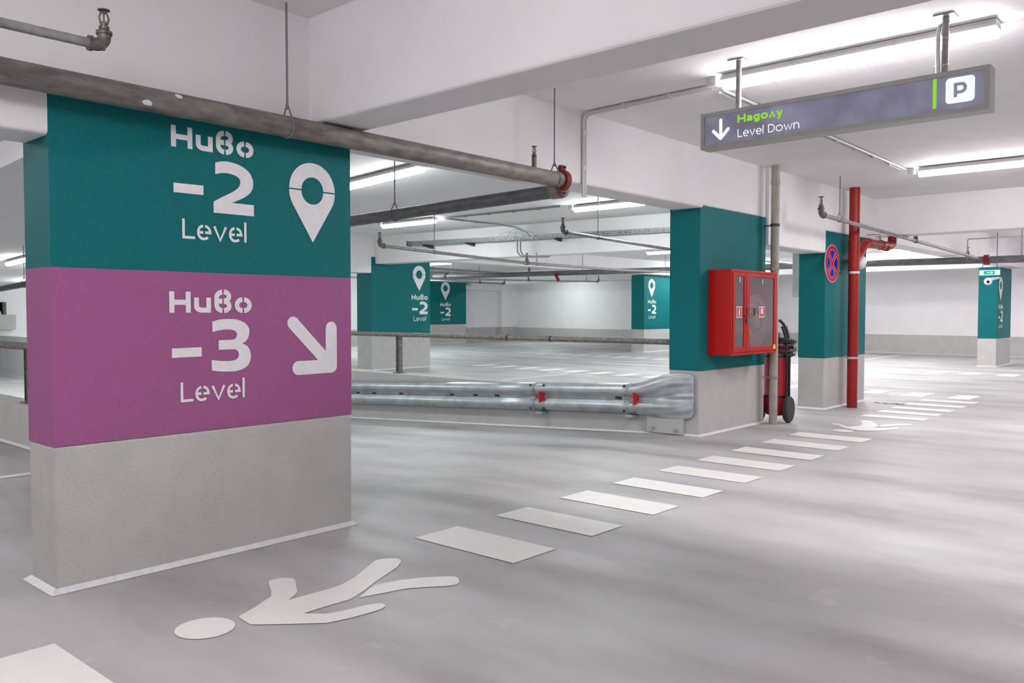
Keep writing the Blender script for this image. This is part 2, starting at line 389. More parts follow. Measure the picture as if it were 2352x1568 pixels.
# ================================================================== SETTING
CZ = 2.76
F = MB()
zr = lambda y: 0.0 if y < 4.2 else (-.052 * (y - 4.2) if y < 11.5 else -.38)
RL, RR_ = 2.92, 7.2
YB = 24.3
F.add([(-7, -7, 0), (27.6, -7, 0), (27.6, 4.2, 0), (-7, 4.2, 0)], [(0, 1, 2, 3)])
F.add([(-7, 4.2, 0), (RL, 4.2, 0), (RL, YB + 2, 0), (-7, YB + 2, 0)], [(0, 1, 2, 3)])
F.add([(RR_, 4.2, 0), (27.6, 4.2, 0), (27.6, YB + 2, 0), (RR_, YB + 2, 0)], [(0, 1, 2, 3)])
ys = [4.2, 6, 8, 10, 11.5, YB + 2]
F.add([(x, y, zr(y)) for y in ys for x in (RL, RR_)], [(2 * i, 2 * i + 1, 2 * i + 3, 2 * i + 2) for i in range(len(ys) - 1)])
struct('floor', F, 'floor')
struct('ceiling', MB().box(-7, 27.6, -7, YB + 2, CZ, CZ + .2), 'white')
soff = lambda x, y: 2.75 - .05 * max(0, y - 4.1)
struct('ceiling_ramp_soffit', MB().prism([(2.66, 4.12), (7.35, 4.12), (7.35, YB), (2.66, YB)], soff, CZ), 'white')
def wall(name, x0, x1, y0, y1, top=.55):
    struct(name, MB().box(x0, x1, y0, y1, -.6, top, 1).box(x0, x1, y0, y1, top, CZ), ['white', 'greypaint'])
wall('wall_left', -7.2, -7, -7, YB); wall('wall_front', -7, 27.6, -7.2, -7)
wr = MB()
pl = [(24.6, -7), (25.0, -7), (27.8, YB), (27.4, YB)]
wr.prism(pl, -.1, .55, 1); wr.prism(pl, .55, CZ); struct('wall_right', wr, ['white', 'greypaint'])
# back wall with a black opening over the ramp and a shallow pilaster near the far corner
wb = MB()
OX0, OX1, OZ0, OZ1 = 2.9, 7.55, 1.14, 1.47
wb.box(-7, 2.66, YB, YB + .3, -.6, CZ); wb.box(8.3, 27.6, YB, YB + .3, .58, CZ); wb.box(8.3, 27.6, YB, YB + .3, -.6, .58, 1)
wb.box(2.66, 8.3, YB, YB + .3, -.6, OZ0); wb.box(2.66, OX0, YB, YB + .3, OZ0, CZ); wb.box(OX1, 8.3, YB, YB + .3, OZ0, CZ); wb.box(OX0, OX1, YB, YB + .3, OZ1, CZ)
wb.box(26.4, 27.5, YB - .25, YB, .58, CZ); wb.box(26.4, 27.5, YB - .25, YB, -.1, .58, 1); wb.box(23.0, 26.4, YB - .22, YB, 2.13, CZ)
wb.box(2.66, 7.72, YB - .16, YB, .76, OZ0, 1)
struct('wall_back', wb, ['white', 'greypaint'])
struct('wall_back_opening_recess', MB().box(OX0 - .1, OX1 + .1, YB + .3, YB + 1.6, OZ0 - .1, OZ1 + .1), 'void')

# beams
def beam(name, pts, z0, z1=CZ + .02):
    return struct(name, MB().prism(pts, z0, z1), 'white', bevel=.02)
def rect(x0, x1, y0, y1): return [(x0, y0), (x1, y0), (x1, y1), (x0, y1)]
def beamx(name, x0, x1, y0, y1, z0, r=.022, segs=None):
    """beam along x with softly rounded lower edges; segs: (x, bottom) steps in one casting"""
    mb = MB(); z1 = CZ + .02
    for a, b, zb in (segs or [(x0, x1, z0)]):
        sec = [(y0, z1)] + [(y0 + r - r * math.cos(t), zb + r - r * math.sin(t)) for t in [math.pi / 2 * k / 4 for k in range(5)]] + [(y1 - r + r * math.sin(t), zb + r - r * math.cos(t)) for t in [math.pi / 2 * k / 4 for k in range(5)]] + [(y1, z1)]
        n = len(sec)
        mb.add([(a, y, z) for y, z in sec] + [(b, y, z) for y, z in sec], [tuple(range(n)), tuple(range(2 * n - 1, n - 1, -1))] + [(i, n + i, n + (i + 1) % n, (i + 1) % n) for i in range(n)])
    return struct(name, mb, 'white')
beamx('beam_left', 0, 0, 3.80, 4.09, 0, segs=[(-7, 1.349, 1.945), (1.349, 2.916, 2.2)])
beamx('beam_over_ramp', 2.916, 7.2, 3.96, 4.30, 2.20)
beamx('beam_over_cabinet_pillar', 7.2, 8.632, 3.99, 4.32, 2.224)
beamx('beam_between_pillars', 0, 0, 3.96, 4.29, 0, segs=[(8.632, 10.24, 1.93), (10.24, 22, 2.2)])
beamx('beam_hall_left', 7.4, 10.955, 13.6, 14.08, 2.01)
beamx('beam_hall_right', 10.955, 26.5, 13.6, 14.08, 2.34)
beam('beam_crossing_near', rect(2.65, 2.95, -7, 3.96), 2.20)
beam('beam_crossing_right', rect(12.03, 12.36, -7, 3.97), 2.25)
beam('beam_crossing_hall', [(11.68, 4.28), (12.0, 4.28), (11.4, 13.6), (11.05, 13.6)], 2.2)
beam('beam_crossing_far', [(22.0, -7), (22.3, -7), (24.3, YB), (24.0, YB)], 2.28)
# parapets beside the ramp
def parapet(name, x0, x1, top, seal_x):
    mb = MB().box(x0, x1, 4.32, YB, -.6, top, 1)
    struct(name, mb, ['white', 'greypaint'], bevel=.01)
struct('wall_parapet_right', MB().box(7.2, 7.42, 4.32, 17.2, -.6, .395), 'greypaint', bevel=.01)
struct('wall_ramp_far', MB().box(7.2, 7.42, 17.2, YB, -.6, .62), 'white', bevel=.01)
parapet('wall_parapet_left', 2.66, 2.915, .37, 2.66)
sl = MB()
for i in range(20):
    y0 = 4.35 + i * .98; y1 = y0 + .98
    sl.add([(7.199, y0, zr(y0) + .02), (7.199, y1, zr(y1) + .02), (7.175, y1, zr(y1) + .003), (7.175, y0, zr(y0) + .003)], [(0, 1, 2, 3)])
sl.add([(2.661, 4.1, .02), (2.661, YB, .02), (2.63, YB, .003), (2.63, 4.1, .003)], [(3, 2, 1, 0)])
struct('trim_parapet_seal', sl, 'seal')
sl = MB().prism([(25.55, 3), (27.38, YB), (27.33, YB), (25.50, 3)], .001, .02); struct('trim_wall_seal', sl, 'seal')

# ================================================================== PILLARS
def pillar(label, x0, x1, y0, y1, top, gz, bands, sealpad=.02):
    """bands: list of (z_top, material index) above the grey base"""
    mats = ['greypaint', 'teal', 'purple']
    loc = ((x0 + x1) / 2, (y0 + y1) / 2, 0)
    root = thing('pillar', label, 'pillar', loc)
    mb = MB(); z = -.01
    mb.box(x0, x1, y0, y1, -.02, gz, 0); z = gz
    o = build('grey_base', mb, 'greypaint', root, bevel=.012, bseg=3)
    for zt, mi in bands:
        build({1: 'teal_band', 2: 'purple_band'}[mi], MB().box(x0, x1, y0, y1, z, zt), mats[mi], root)
        z = zt
    sp = MB(); a = .028
    sp.add([(x0, y0 - .001, .022), (x1, y0 - .001, .022), (x1 + a, y0 - a, .002), (x0 - a, y0 - a, .002)], [(3, 2, 1, 0)])
    sp.add([(x0 - .001, y0, .022), (x0 - .001, y1, .022), (x0 - a, y1 + a, .002), (x0 - a, y0 - a, .002)], [(0, 1, 2, 3)])
    sp.add([(x1 + .001, y0, .022), (x1 + .001, y1, .022), (x1 + a, y1 + a, .002), (x1 + a, y0 - a, .002)], [(3, 2, 1, 0)])
    build('base_seal', sp, 'seal', root)
    return root
def paint_level(root, y, cx, cz, s, digit, which=('level_lettering', 'number_lettering', 'caption_lettering')):
    pf = lambda u, v: (cx + u * s, y - .002, cz + v * s)
    for nm, polys in zip(which, level_block(digit)):
        build(nm, MB().polys(polys, pf), 'letter', root)
def paint_pin(root, y, cx, cz, r):
    build('location_pin', MB().polys(pin(cx, cz, r), lambda u, v: (u, y - .002, v)), 'letter', root)

p1 = pillar('wide teal and purple pillar lettered -2 and -3 beside the ramp opening', 1.35, 2.915, 3.80, 4.09, 2.2, .628, [(1.392, 2), (2.2, 1)])
paint_level(p1, 3.80, 2.097, 1.975, 1.0, 2); paint_pin(p1, 3.80, 2.663, 1.850, .145)
paint_level(p1, 3.80, 2.078, 1.199, 1.0, 3)
aw = .071; ar = []
ar += stroke([(2.535, 1.144), (2.765, .918)], aw * .98, True); ar += stroke([(2.778, 1.113), (2.778, .906)], .074, True); ar += stroke([(2.565, .905), (2.778, .906)], .074, True)
build('arrow', MB().polys(ar, lambda u, v: (u, 3.798, v)), 'letter', p1)
p2 = pillar('teal pillar carrying the red hose cabinet at the end of the guardrail', 7.2, 8.63, 3.99, 4.32, 2.225, .637, [(2.225, 1)])
p3 = pillar('teal pillar with the round no-stopping sign behind the red downpipe', 10.24, 11.67, 3.96, 4.29, 2.2, .637, [(2.2, 1)])
p4 = pillar('wide teal pillar with a large pin symbol across the ramp beyond the guardrail', 10.96, 12.59, 13.6, 14.08, 2.34, .73, [(2.34, 1)])
paint_pin(p4, 13.6, 12.27, 2.02, .185); paint_level(p4, 13.6, 12.285, 1.475, 1.08, 2)
p5 = pillar('small distant teal pillar half hidden behind the wide pin-marked pillar', 21.6, 23.6, 23.4, 23.85, 2.4, .74, [(2.4, 1)])
paint_pin(p5, 23.4, 22.47, 2.13, .24); paint_level(p5, 23.4, 22.47, 1.44, 1.3, 2)
p6 = pillar('distant teal pillar seen just beside the edge of the cabinet pillar', 21.45, 22.95, 13.75, 14.2, 2.33, .69, [(2.33, 1)])
paint_pin(p6, 13.75, 21.87, 2.02, .19); paint_level(p6, 13.75, 21.89, 1.475, 1.08, 2)
p7 = pillar('distant teal pillar under the green exit sign', 20.8, 22.2, 4.25, 4.62, 2.2, .625, [(2.2, 1)])
paint_pin(p7, 4.25, 21.13, 1.80, .185); paint_level(p7, 4.25, 21.16, 1.28, 1.0, 2)

# ================================================================== FLOOR MARKINGS
def flat(polys, z=.003): return MB().polys(polys, lambda u, v: (u, v, z))
zc = thing('zebra_crossing', 'near run of cream zebra stripes from the corner of the photo to the hose cabinet', 'crosswalk', (5, 3, 0))
q = [(0.84, 2.55), (1.14, 2.55), (1.135, 3.225), (.83, 3.225)]
build('stripe', flat([q]), 'roadpaint', zc)
xs = [(2.955, 3.28), (3.598, 3.892), (4.222, 4.522), (4.832, 5.11), (5.445, 5.73), (6.04, 6.33), (6.648, 6.945), (7.265, 7.555), (7.87, 8.165)]
for i, (a, b) in enumerate(xs):
    y0 = 2.625 + .008 * i; y1 = 3.32 + .010 * i
    build('stripe', flat([[(a + .01, y0), (b + .01, y0), (b, y1), (a, y1)]]), 'roadpaint', zc)
zf = thing('zebra_crossing', 'further run of cream zebra stripes past the second walking figure', 'crosswalk', (11, 3, 0))
for a, b in [(9.89, 10.125), (10.43, 10.68), (10.97, 11.22), (11.52, 11.78), (12.13, 12.42)]:
    build('stripe', flat([[(a + .03, 2.725), (b + .03, 2.725), (b, 3.41), (a, 3.41)]]), 'roadpaint', zf)
ra = thing('zebra_crossing', 'row of floor dashes running just behind the downpipe pillar and across the hall', 'crosswalk', (13, 7, 0))
def skew_row(root, fx, w, ycs, ly):
    for yc in ycs:
        x0 = fx(yc)
        build('stripe', flat([[(x0, yc - ly / 2), (x0 + w, yc - ly / 2), (x0 + w, yc + ly / 2), (x0, yc + ly / 2)]]), 'roadpaint', root)
skew_row(ra, lambda y: 12.69 + max(0, y - 4) * .085, .70, [3.06, 3.67, 4.28, 4.93, 5.6, 6.3, 7.0, 7.65, 8.33, 9.0, 9.67, 10.34, 11.02, 11.69, 12.4, 13.1], .30)
rb = thing('zebra_crossing', 'farthest row of floor dashes, running past the pillar with the exit sign', 'crosswalk', (18, 9, 0))
skew_row(rb, lambda y: 17.83 + max(0, y - 6) * .085, .68, [3.5, 4.13, 4.76, 5.38, 5.95, 6.6, 7.25, 7.9, 8.6, 9.25, 9.9, 10.6, 11.42, 12.08, 12.75, 13.42, 14.15, 14.85, 15.6, 16.35], .31)
def ped(label, body, leg, head, loc):
    r = thing('pedestrian_symbol', label, 'floor symbol', loc)
    build('body', flat([body]), 'roadpaint', r); build('leg', flat([leg]), 'roadpaint', r); build('head', flat([head]), 'roadpaint', r)
ped('large white walking figure painted beside the wide teal and purple pillar',
    [(1.711,2.917),(1.721,2.971),(1.819,3.015),(1.938,3.083),(1.981,3.152),(2.019,3.231),(2.040,3.263),(2.058,3.272),(2.095,3.265),(2.120,3.248),(2.134,3.22),(2.128,3.19),(2.106,3.154),(2.041,3.045),(2.001,3.012),(1.958,2.989),(2.061,2.983),(2.172,2.976),(2.246,2.988),(2.348,3.032),(2.482,3.112),(2.555,3.155),(2.59,3.152),(2.630,3.128),(2.647,3.099),(2.642,3.07),(2.626,3.047),(2.557,2.994),(2.46,2.951),(2.349,2.902),(2.25,2.849),(2.175,2.816),(2.131,2.801),(2.019,2.808),(1.911,2.808),(1.968,2.737),(2.04,2.714),(2.131,2.699),(2.182,2.678),(2.194,2.658),(2.185,2.632),(2.158,2.616),(2.096,2.616),(2.013,2.626),(1.911,2.653),(1.819,2.741),(1.706,2.858)],
    [(2.174,2.791),(2.27,2.847),(2.331,2.867),(2.446,2.836),(2.544,2.782),(2.625,2.712),(2.638,2.69),(2.634,2.666),(2.608,2.632),(2.585,2.614),(2.566,2.607),(2.527,2.618),(2.452,2.682),(2.379,2.732),(2.277,2.759)],
    [(1.573 + .108 * math.cos(2*math.pi*k/28), 2.957 + .111 * math.sin(2*math.pi*k/28)) for k in range(28)], (2.1, 2.9, 0))
ped('smaller white walking figure painted beyond the wheeled extinguisher',
    [(9.015,3.402),(9.053,3.359),(8.97,3.261),(8.878,3.175),(8.958,3.133),(9.07,3.106),(9.243,3.145),(9.45,3.245),(9.539,3.212),(9.513,3.147),(9.334,3.043),(9.135,2.951),(8.964,2.947),(9.025,2.853),(9.17,2.775),(9.156,2.748),(9.046,2.738),(8.871,2.783),(8.746,2.867),(8.661,2.985),(8.722,3.091),(8.769,3.169),(8.928,3.286),(8.957,3.366)],
    [(9.229,2.97),(9.355,2.929),(9.497,2.821),(9.546,2.735),(9.497,2.700),(9.457,2.703),(9.308,2.808),(9.086,2.908)],
    [(8.548 + .10 * math.cos(2*math.pi*k/20), 3.10 + .10 * math.sin(2*math.pi*k/20)) for k in range(20)], (9.1, 3.05, 0))
PL = [('white bay line on the floor left of the wide pillar', [(-1.0, 6.74), (2.6, 6.74), (2.6, 6.85), (-1.0, 6.85)]),
      ('white bay line joining the near dash row just above the guardrail', [(9.2, 9.90), (12.95, 9.96), (12.95, 10.06), (9.2, 10.0)]),
      ('white tick crossing the near dash row above the guardrail reflectors', [(12.85, 9.4), (12.97, 9.4), (13.1, 10.6), (12.98, 10.6)]),
      ('long thin white line lying between the two hall dash rows', [(16.0, 9.0), (16.15, 9.0), (16.4, 11.9), (16.25, 11.9)]),
      ('distant white bay line beyond the hall dash rows', [(20.0, 16.5), (25.4, 17.2), (25.4, 17.33), (20.0, 16.63)]),
      ('farthest white bay line near the corner of the far walls', [(20.4, 20.0), (24.6, 20.7), (24.6, 20.85), (20.4, 20.15)]),
      ('white bay line on the floor in front of the far right wall', [(18.6, 7.32), (25.0, 7.42), (25.0, 7.54), (18.6, 7.44)])]
for lb, q in PL: tag(build('parking_line', flat([q]), 'roadpaint', None, (q[0][0], q[0][1], 0)), lb, 'floor line')
dr = MB()
for k in range(26):
    x = 11.42 + random.random() * .16; y = 3.35 + random.random() * .42
    dr.polys([[(x, y), (x + .05, y + .01), (x + .055, y + .05), (x + .004, y + .045)]], lambda u, v: (u, v, .0024 + k * .00002))
tag(build('floor_stain', dr, 'drain', None, (11.5, 3.5, 0)), 'dark scuffed patch on the floor beside the further zebra stripes', 'stain')

# ================================================================== LAMPS
def lamp(label, x, y0, y1, z0, z1, tint, group=None, boxend=True):
    """sealed batten lamp along y; z0, z1: underside of the tube at the two ends"""
    r = thing('ceiling_lamp', label, 'lamp', (x, (y0 + y1) / 2, (z0 + z1) / 2), group)
    L = y1 - y0
    def P(dx, s, dz): return (x + dx, y0 + L * s, z0 + (z1 - z0) * s + dz)
    hs = MB()
    pr = [(-.06, .056), (.06, .056), (.06, .07), (.04, .098), (-.04, .098), (-.06, .07)]
    vs = [P(a, 0, b) for a, b in pr] + [P(a, 1, b) for a, b in pr]; n = len(pr)
    hs.add(vs, [tuple(range(n - 1, -1, -1)), tuple(range(n, 2 * n))] + [(i, (i + 1) % n, n + (i + 1) % n, n + i) for i in range(n)])
    build('housing', hs, 'wplastic', r)
    pr = [(-.05, .054), (.05, .054)]
    df = MB(); sec = [(.054 * math.cos(a), .056 + .056 * math.sin(a)) for a in [math.pi + math.pi * k / 8 for k in range(9)]]
    n = len(sec)
    vs = [P(a, .0, b) for a, b in sec] + [P(a, 1.0, b) for a, b in sec]
    df.add(vs, [tuple(range(n - 1, -1, -1)), tuple(range(n, 2 * n))] + [(i, i + 1, n + i + 1, n + i) for i in range(n - 1)])
    build('diffuser', df, tint, r, smooth=True)
    if boxend:
        e = MB(); q = P(0, 1.03, .06); e.box(x - .035, x + .035, q[1], q[1] + .07, q[2] - .02, q[2] + .04)
        build('end_connector', e, 'conduit', r)
    return r
def zs(y): return soff(0, y) - .105
lamp('long lit lamp directly behind the hanging level-down sign', 5.09, 1.06, 2.65, 2.658, 2.658, 'tube_warm')
lamp('lit lamp cut by the right edge of the photo below the sign', 9.69, 1.1, 2.74, 2.655, 2.655, 'tube_warm')
lamp('lit lamp over the ramp directly beside the wide pillar and under the long pipe', 5.5, 6.05, 7.6, zs(6.05), zs(7.6), 'tube_ramp')
lamp('lit lamp above the cable tray with a white rod in front, nearest the cabinet pillar', 9.75, 6.25, 7.43, 2.655, 2.655, 'tube_cool')
lamp('lit lamp above the left end of the cable tray', 9.42, 10.05, 11.35, 2.655, 2.655, 'tube_cool')
lamp('small distant lit lamp touching the wide pin-marked pillar', 17.7, 18.2, 19.3, 2.655, 2.655, 'tube_cool')
lamp('small distant lit lamp touching the cabinet pillar', 18.1, 10.75, 11.5, 2.655, 2.655, 'tube_cool')
lamp('small lit lamp far down the ramp left of the wide pillar', 5.2, 15.55, 16.6, zs(15.55), zs(16.6), 'tube_warm')
# near-bay lamps carry on the visible rows; the other loops add unseen fill light
g_ = 'ceiling lamps out of view'
for x, y in [(.42, 1.86), (.42, -4.0), (5.06, -3.2), (9.69, -3.2), (14.3, 1.9), (18.9, 1.9), (23.4, 1.9), (14.3, -3.5), (20, -3.5), (-4, 1.86), (-4, 7.5), (-.5, 7.5)]:
    lamp('lit ceiling lamp of the near bays', x, y - .79, y + .79, 2.655, 2.655, 'tube_dim' if x == .42 else 'tube_warm', g_)
for x, y in [(-.5, 12), (14.2, 6.9), (14.0, 20.0), (9.5, 18), (14.2, 10.6), (15.5, 17.5), (25.2, 20.6), (9.6, 22.2), (23.0, 12.9), (23.0, 11.3), (18.5, 22.0), (15.5, 22.0)]:  # added lamps, kept out of sight, that brighten the far hall
    lamp('added unseen fill lamp of the far hall', x, y - .6, y + .6, 2.655, 2.655, 'tube_cool', g_ + ' added in the hall')
for x, y in [(18.1, 4.95), (17.0, 7.5), (23.3, 9.4), (19.5, 6.9), (16.5, 6.3), (21.6, 8.0), (21.3, 6.2)]:  # unseen lamps put in to lift the right-hand wall
    lamp('added unseen fill lamp between the hall and the near bays', x, y - .6, y + .6, 2.655, 2.655, 'tube_warm', g_ + ' added behind the pillars')
for x, y in [(6.2, 17.0), (6.95, 20.4)]:  # invented lamps, hidden from view, lighting the lower ramp
    lamp('added unseen fill lamp far down the ramp', x, y - .6, y + .6, zs(y - .6), zs(y + .6), 'tube_cool', g_ + ' down the ramp')
lamp('lit ceiling lamp of the ramp hidden by the wide pillar', 5.4, 10.2, 11.7, zs(10.2), zs(11.7), 'tube_ramp')

# ================================================================== SPRINKLER PIPES
def head_mb(x, y, z, s=1.0):
    """upright sprinkler head standing on z"""
    mb = MB()
    mb.lathe([(.010*s, 0), (.016*s, .004*s), (.017*s, .014*s), (.012*s, .016*s), (.012*s, .026*s), (.008*s, .03*s)], (x, y, z))
    for sg in (-1, 1):
        mb.tube([(x + sg*.011*s, y, z + .024*s), (x + sg*.016*s, y, z + .042*s), (x + sg*.011*s, y, z + .058*s), (x, y, z + .064*s)], .0035*s, 8)
    mb.tube([(x, y, z + .028*s), (x, y, z + .06*s)], .003*s, 8)
    mb.lathe([(.004*s, .06*s), (.008*s, .066*s), (.020*s, .068*s), (.020*s, .071*s), (.006*s, .073*s)], (x, y, z), seg=16)
    return mb
def hanger(root, x, y, zp, rp, ztop, rod=.006, along='x'):
    """threaded rod with a pear-shaped clamp under the pipe"""
    h = MB().tube([(x, y, zp + rp + .055), (x, y, ztop)], rod, 8)
    h = build('hanger_rod', h, 'rod', root, smooth=True)
    c = MB(); pts = []
    for k in range(25):
        a = 2 * math.pi * k / 24 - math.pi / 2
        rr = rp + .004; u = rr * math.cos(a); v = rr * math.sin(a)
        if v > 0: u *= (1 - .75 * v / rr); v *= (rp + .06) / rr
        pts.append((x, y + u, zp + v) if along == 'x' else (x + u, y, zp + v))
    c.tube(pts[:-1], .0045, 6, closed=True)
    c.lathe([(.009, 0), (.009, .022)], (x, y, zp + rp + .035), seg=8)
    build('pipe_clamp', c, 'rod', h, smooth=True)

PZ = lambda x: 2.1445 - .0033 * (x - 1.1)
r = thing('sprinkler_main', 'thick grey pipe crossing in front of the wide teal pillar', 'pipe', (2.5, 3.69, 2.14))
build('pipe', MB().tube([(x, 3.69, PZ(x)) for x in (-6.9, -3, 0, 1.5, 3, 4.70)], .0535, 24), 'pipe', r, smooth=True)
cp = MB(); zc_ = PZ(4.70)
cp.lathe([(.056, 0), (.072, .004), (.075, .03), (.072, .056), (.056, .06)], (4.655, 3.69, zc_), (1, 0, 0), 24)
for sg in (-1, 1): cp.box(4.66, 4.71, 3.69 - .016, 3.69 + .016, zc_ + sg * .085 - .02, zc_ + sg * .085 + .02)
build('coupling', cp, 'coupred', r, smooth=True, bevel=.003)
bl = MB()
for sg in (-1, 1): bl.tube([(4.685, 3.69 - .035, zc_ + sg * .09), (4.685, 3.69 + .035, zc_ + sg * .09)], .006, 8)
build('coupling_bolt', bl, 'dark', r)
build('end_cap', MB().lathe([(.054, 0), (.054, .03), (.045, .04)], (4.70, 3.69, zc_), (1, 0, 0), 24), 'coupred', r, smooth=True)
nip = build('sprinkler_stub', MB().lathe([(.017, 0), (.017, .075), (.015, .076)], (4.38, 3.69, PZ(4.38) + .048)), 'bronze', r, smooth=True)
build('sprinkler_head', head_mb(4.38, 3.69, PZ(4.38) + .123), 'bronze', nip, smooth=True)
for x, dz, w_ in ((1.70, -.026, .022), (1.845, .030, .016)):
    a0 = math.asin(dz / .0535); fk = MB()
    q_ = [[(x + u * w_, 3.69 - .0545 * math.cos(a0 + v), PZ(x) + .0545 * math.sin(a0 + v)) for v in (-.22, -.07, .07, .22)] for u in (-1, -.35, .35, 1)]
    q_[0] = [q_[0][1]] * 2 + [q_[0][2]] * 2; q_[3] = [q_[3][0], q_[3][0], q_[3][1], q_[3][2]]
    for i in range(3):
        for j in range(3): fk.add([q_[i][j], q_[i + 1][j], q_[i + 1][j + 1], q_[i][j + 1]], [(0, 1, 2, 3)])
    o = build('paint_fleck', fk, 'letter', r); o['label'] = 'white paint fleck'
hanger(r, 2.44, 3.69, PZ(2.44), .0535, CZ); hanger(r, 4.60, 3.69, PZ(4.60), .0535, CZ)

z2 = lambda y: 2.072 - .018 * (y - 3.7) if y < 6.2 else 2.027 - .047 * (y - 6.2)
r = thing('sprinkler_cross_main', 'dark thick pipe running back over the ramp from the red coupling', 'pipe', (4.73, 8, 2.0))
build('pipe', MB().tube([(4.73, y, z2(y)) for y in (3.70, 5, 6.2, 8, 10, 12, 14, 15, 17, 20)], .049, 24), 'pipedark', r, smooth=True)
build('tee', MB().lathe([(.056, -.0), (.058, .02), (.058, .09), (.05, .1)], (4.73, 3.72, z2(3.7)), (0, 1, 0), 24), 'pipe', r, smooth=True)
for y in (5.55, 14.4): hanger(r, 4.73, y, z2(y), .049, soff(0, y), along='y')
for y in (14.0,):
    s_ = build('sprinkler_stub', MB().lathe([(.02, 0), (.02, .06), (.016, .065)], (4.73, y, z2(y) + .03)), 'bronze', r, smooth=True)
    build('sprinkler_head', head_mb(4.73, y, z2(y) + .09, 1.3), 'bronze', s_, smooth=True)
build('coupling', MB().lathe([(.05, 0), (.064, .01), (.064, .12), (.05, .13)], (4.73, 14.0, z2(14.05)), (0, 1, -.047), 20), 'pipe', r, smooth=True)

def branch(label, y, pts, r_, head_at=None, elbow=False, rods=(), mid=(), name='sprinkler_branch', m_='galvpipe', s=1.0, yend=None):
    """branch line along x; pts: (x, z) list"""
    x0, z0 = pts[0]; x1, z1 = pts[-1]
    t_ = thing(name, label, 'pipe', ((x0 + x1) / 2, y, (z0 + z1) / 2))
    build('pipe', MB().tube([(x, y, z) for x, z in pts], r_, 16), m_, t_, smooth=True)
    def zat(x):
        for (a, b), (c, d) in zip(pts[:-1], pts[1:]):
            if min(a, c) - 1e-6 <= x <= max(a, c) + 1e-6: return b + (d - b) * (x - a) / (c - a)
        return pts[0][1]
    if elbow:
        sg = 1 if x1 > x0 else -1
        e = MB(); q = r_ * 1.35; rad = r_ * 2.0
        path = [(x0 + sg * rad * 1.3, y, zat(x0 + sg * .001)), (x0 + sg * rad, y, z0)] + [(x0 + sg * (rad - rad * math.sin(R(a))), y, z0 + rad - rad * math.cos(R(a))) for a in (15, 30, 45, 60, 75, 90)] + [(x0, y, z0 + rad * 1.35)]
        e.tube(path, q, 16); e.lathe([(q * 1.18, 0), (q * 1.18, r_ * .7)], (x0, y, z0 + rad * 1.2)); e.lathe([(q * 1.18, 0), (q * 1.18, r_ * .7)], (x0 + sg * rad * 1.3, y, z0), (sg, 0, 0))
        e = build('elbow', e, 'bronze', t_, smooth=True)
        build('sprinkler_head', head_mb(x0, y, z0 + rad * 1.35 + r_ * .5, s), 'bronze', e, smooth=True)
    for x in mid:
        e = build('sprinkler_tee', MB().lathe([(r_ * 1.3, 0), (r_ * 1.3, r_ * 2.4), (r_, r_ * 2.6)], (x, y, zat(x))).lathe([(r_ * 1.3, -r_ * 1.6), (r_ * 1.3, r_ * 1.6)], (x, y, zat(x)), (1, 0, 0)), 'bronze', t_, smooth=True)
        build('sprinkler_head', head_mb(x, y, zat(x) + r_ * 2.5, s), 'bronze', e, smooth=True)
    for x, zt in rods: hanger(t_, x, y, zat(x), r_, zt, rod=.0065)
    return t_
branch('galvanised pipe with an upright sprinkler in the top corner above the thick pipe', 3.40, [(1.42, 2.2425), (.5, 2.241), (-3, 2.235), (-6.9, 2.23)], .0185, elbow=True, s=1.15)
branch('galvanised pipe whose elbow stands beyond the left of the cable tray', 9.0, [(7.40, 2.115), (9.0, 2.06), (10.475, 2.012), (13.24, 2.002), (16.25, 2.05)], .0235, elbow=True, rods=[(8.42, CZ), (10.75, 2.2)], mid=(10.5,), s=1.5)
branch('galvanised pipe running behind the cabinet pillar below the nearest hall lamp', 6.6, [(8.40, 2.222), (11.0, 2.146), (13.5, 2.13), (16.25, 2.11)], .0225, elbow=True, rods=[(9.16, CZ)], s=1.5)
branch('light galvanised pipe passing in front of the red downpipe', 3.60, [(9.17, 2.276), (15.8, 2.138), (16.25, 2.13)], .0235, elbow=True, rods=[(9.72, CZ)], mid=(12.6,), s=1.7)
branch('distant pipe meeting the hall main just right of the wide pin-marked pillar', 15.0, [(11.5, 2.30), (13.9, 2.27), (17, 2.24)], .025, rods=[(14.0, CZ), (15.6, CZ)])
branch('distant thin pipe below the hall main ending short of the far teal pillar', 14.6, [(20.3, 2.115), (13.5, 1.996), (11.5, 1.96)], .022, rods=[(19.7, CZ)], mid=(17.1,), elbow=True, s=1.3)
branch('farthest thin pipe crossing above the small hidden teal pillar', 19.0, [(21.0, 2.17), (17.6, 2.18), (14, 2.19)], .024, rods=[(18.5, CZ), (15.5, CZ)], mid=(19.8,), elbow=True, s=1.3)
r = thing('sprinkler_hall_main', 'thick grey pipe running level through the hall behind the pillars', 'pipe', (16.3, 9, 2.13))
zm = lambda y: 2.105 + .0068 * (y - 3)
build('pipe', MB().tube([(16.3, y, zm(y)) for y in (-2, 3, 6, 10, 14, 17.45)], .062, 20), 'pipedark', r, smooth=True)
for y in (3.45, 8.7, 16.9):
    build('coupling', MB().lathe([(.064, 0), (.09, .01), (.09, .09), (.064, .1)], (16.3, y, zm(y)), (0, 1, 0), 20), 'coupred' if y != 16.9 else 'dark', r, smooth=True)
build('red_branch_tee', MB().tube([(16.24, 13.0, zm(13) - .02), (16.2, 12.9, zm(13) - .12), (16.2, 12.86, zm(13) - .2)], .04, 12), 'coupred', r, smooth=True)
for y in (3.8, 9.35, 13.9):
    e = build('sprinkler_stub', MB().lathe([(.03, 0), (.03, .12), (.02, .13)], (16.3, y, zm(y))), 'bronze', r, smooth=True)
    build('sprinkler_head', head_mb(16.3, y, zm(y) + .12, 1.6), 'bronze', e, smooth=True)
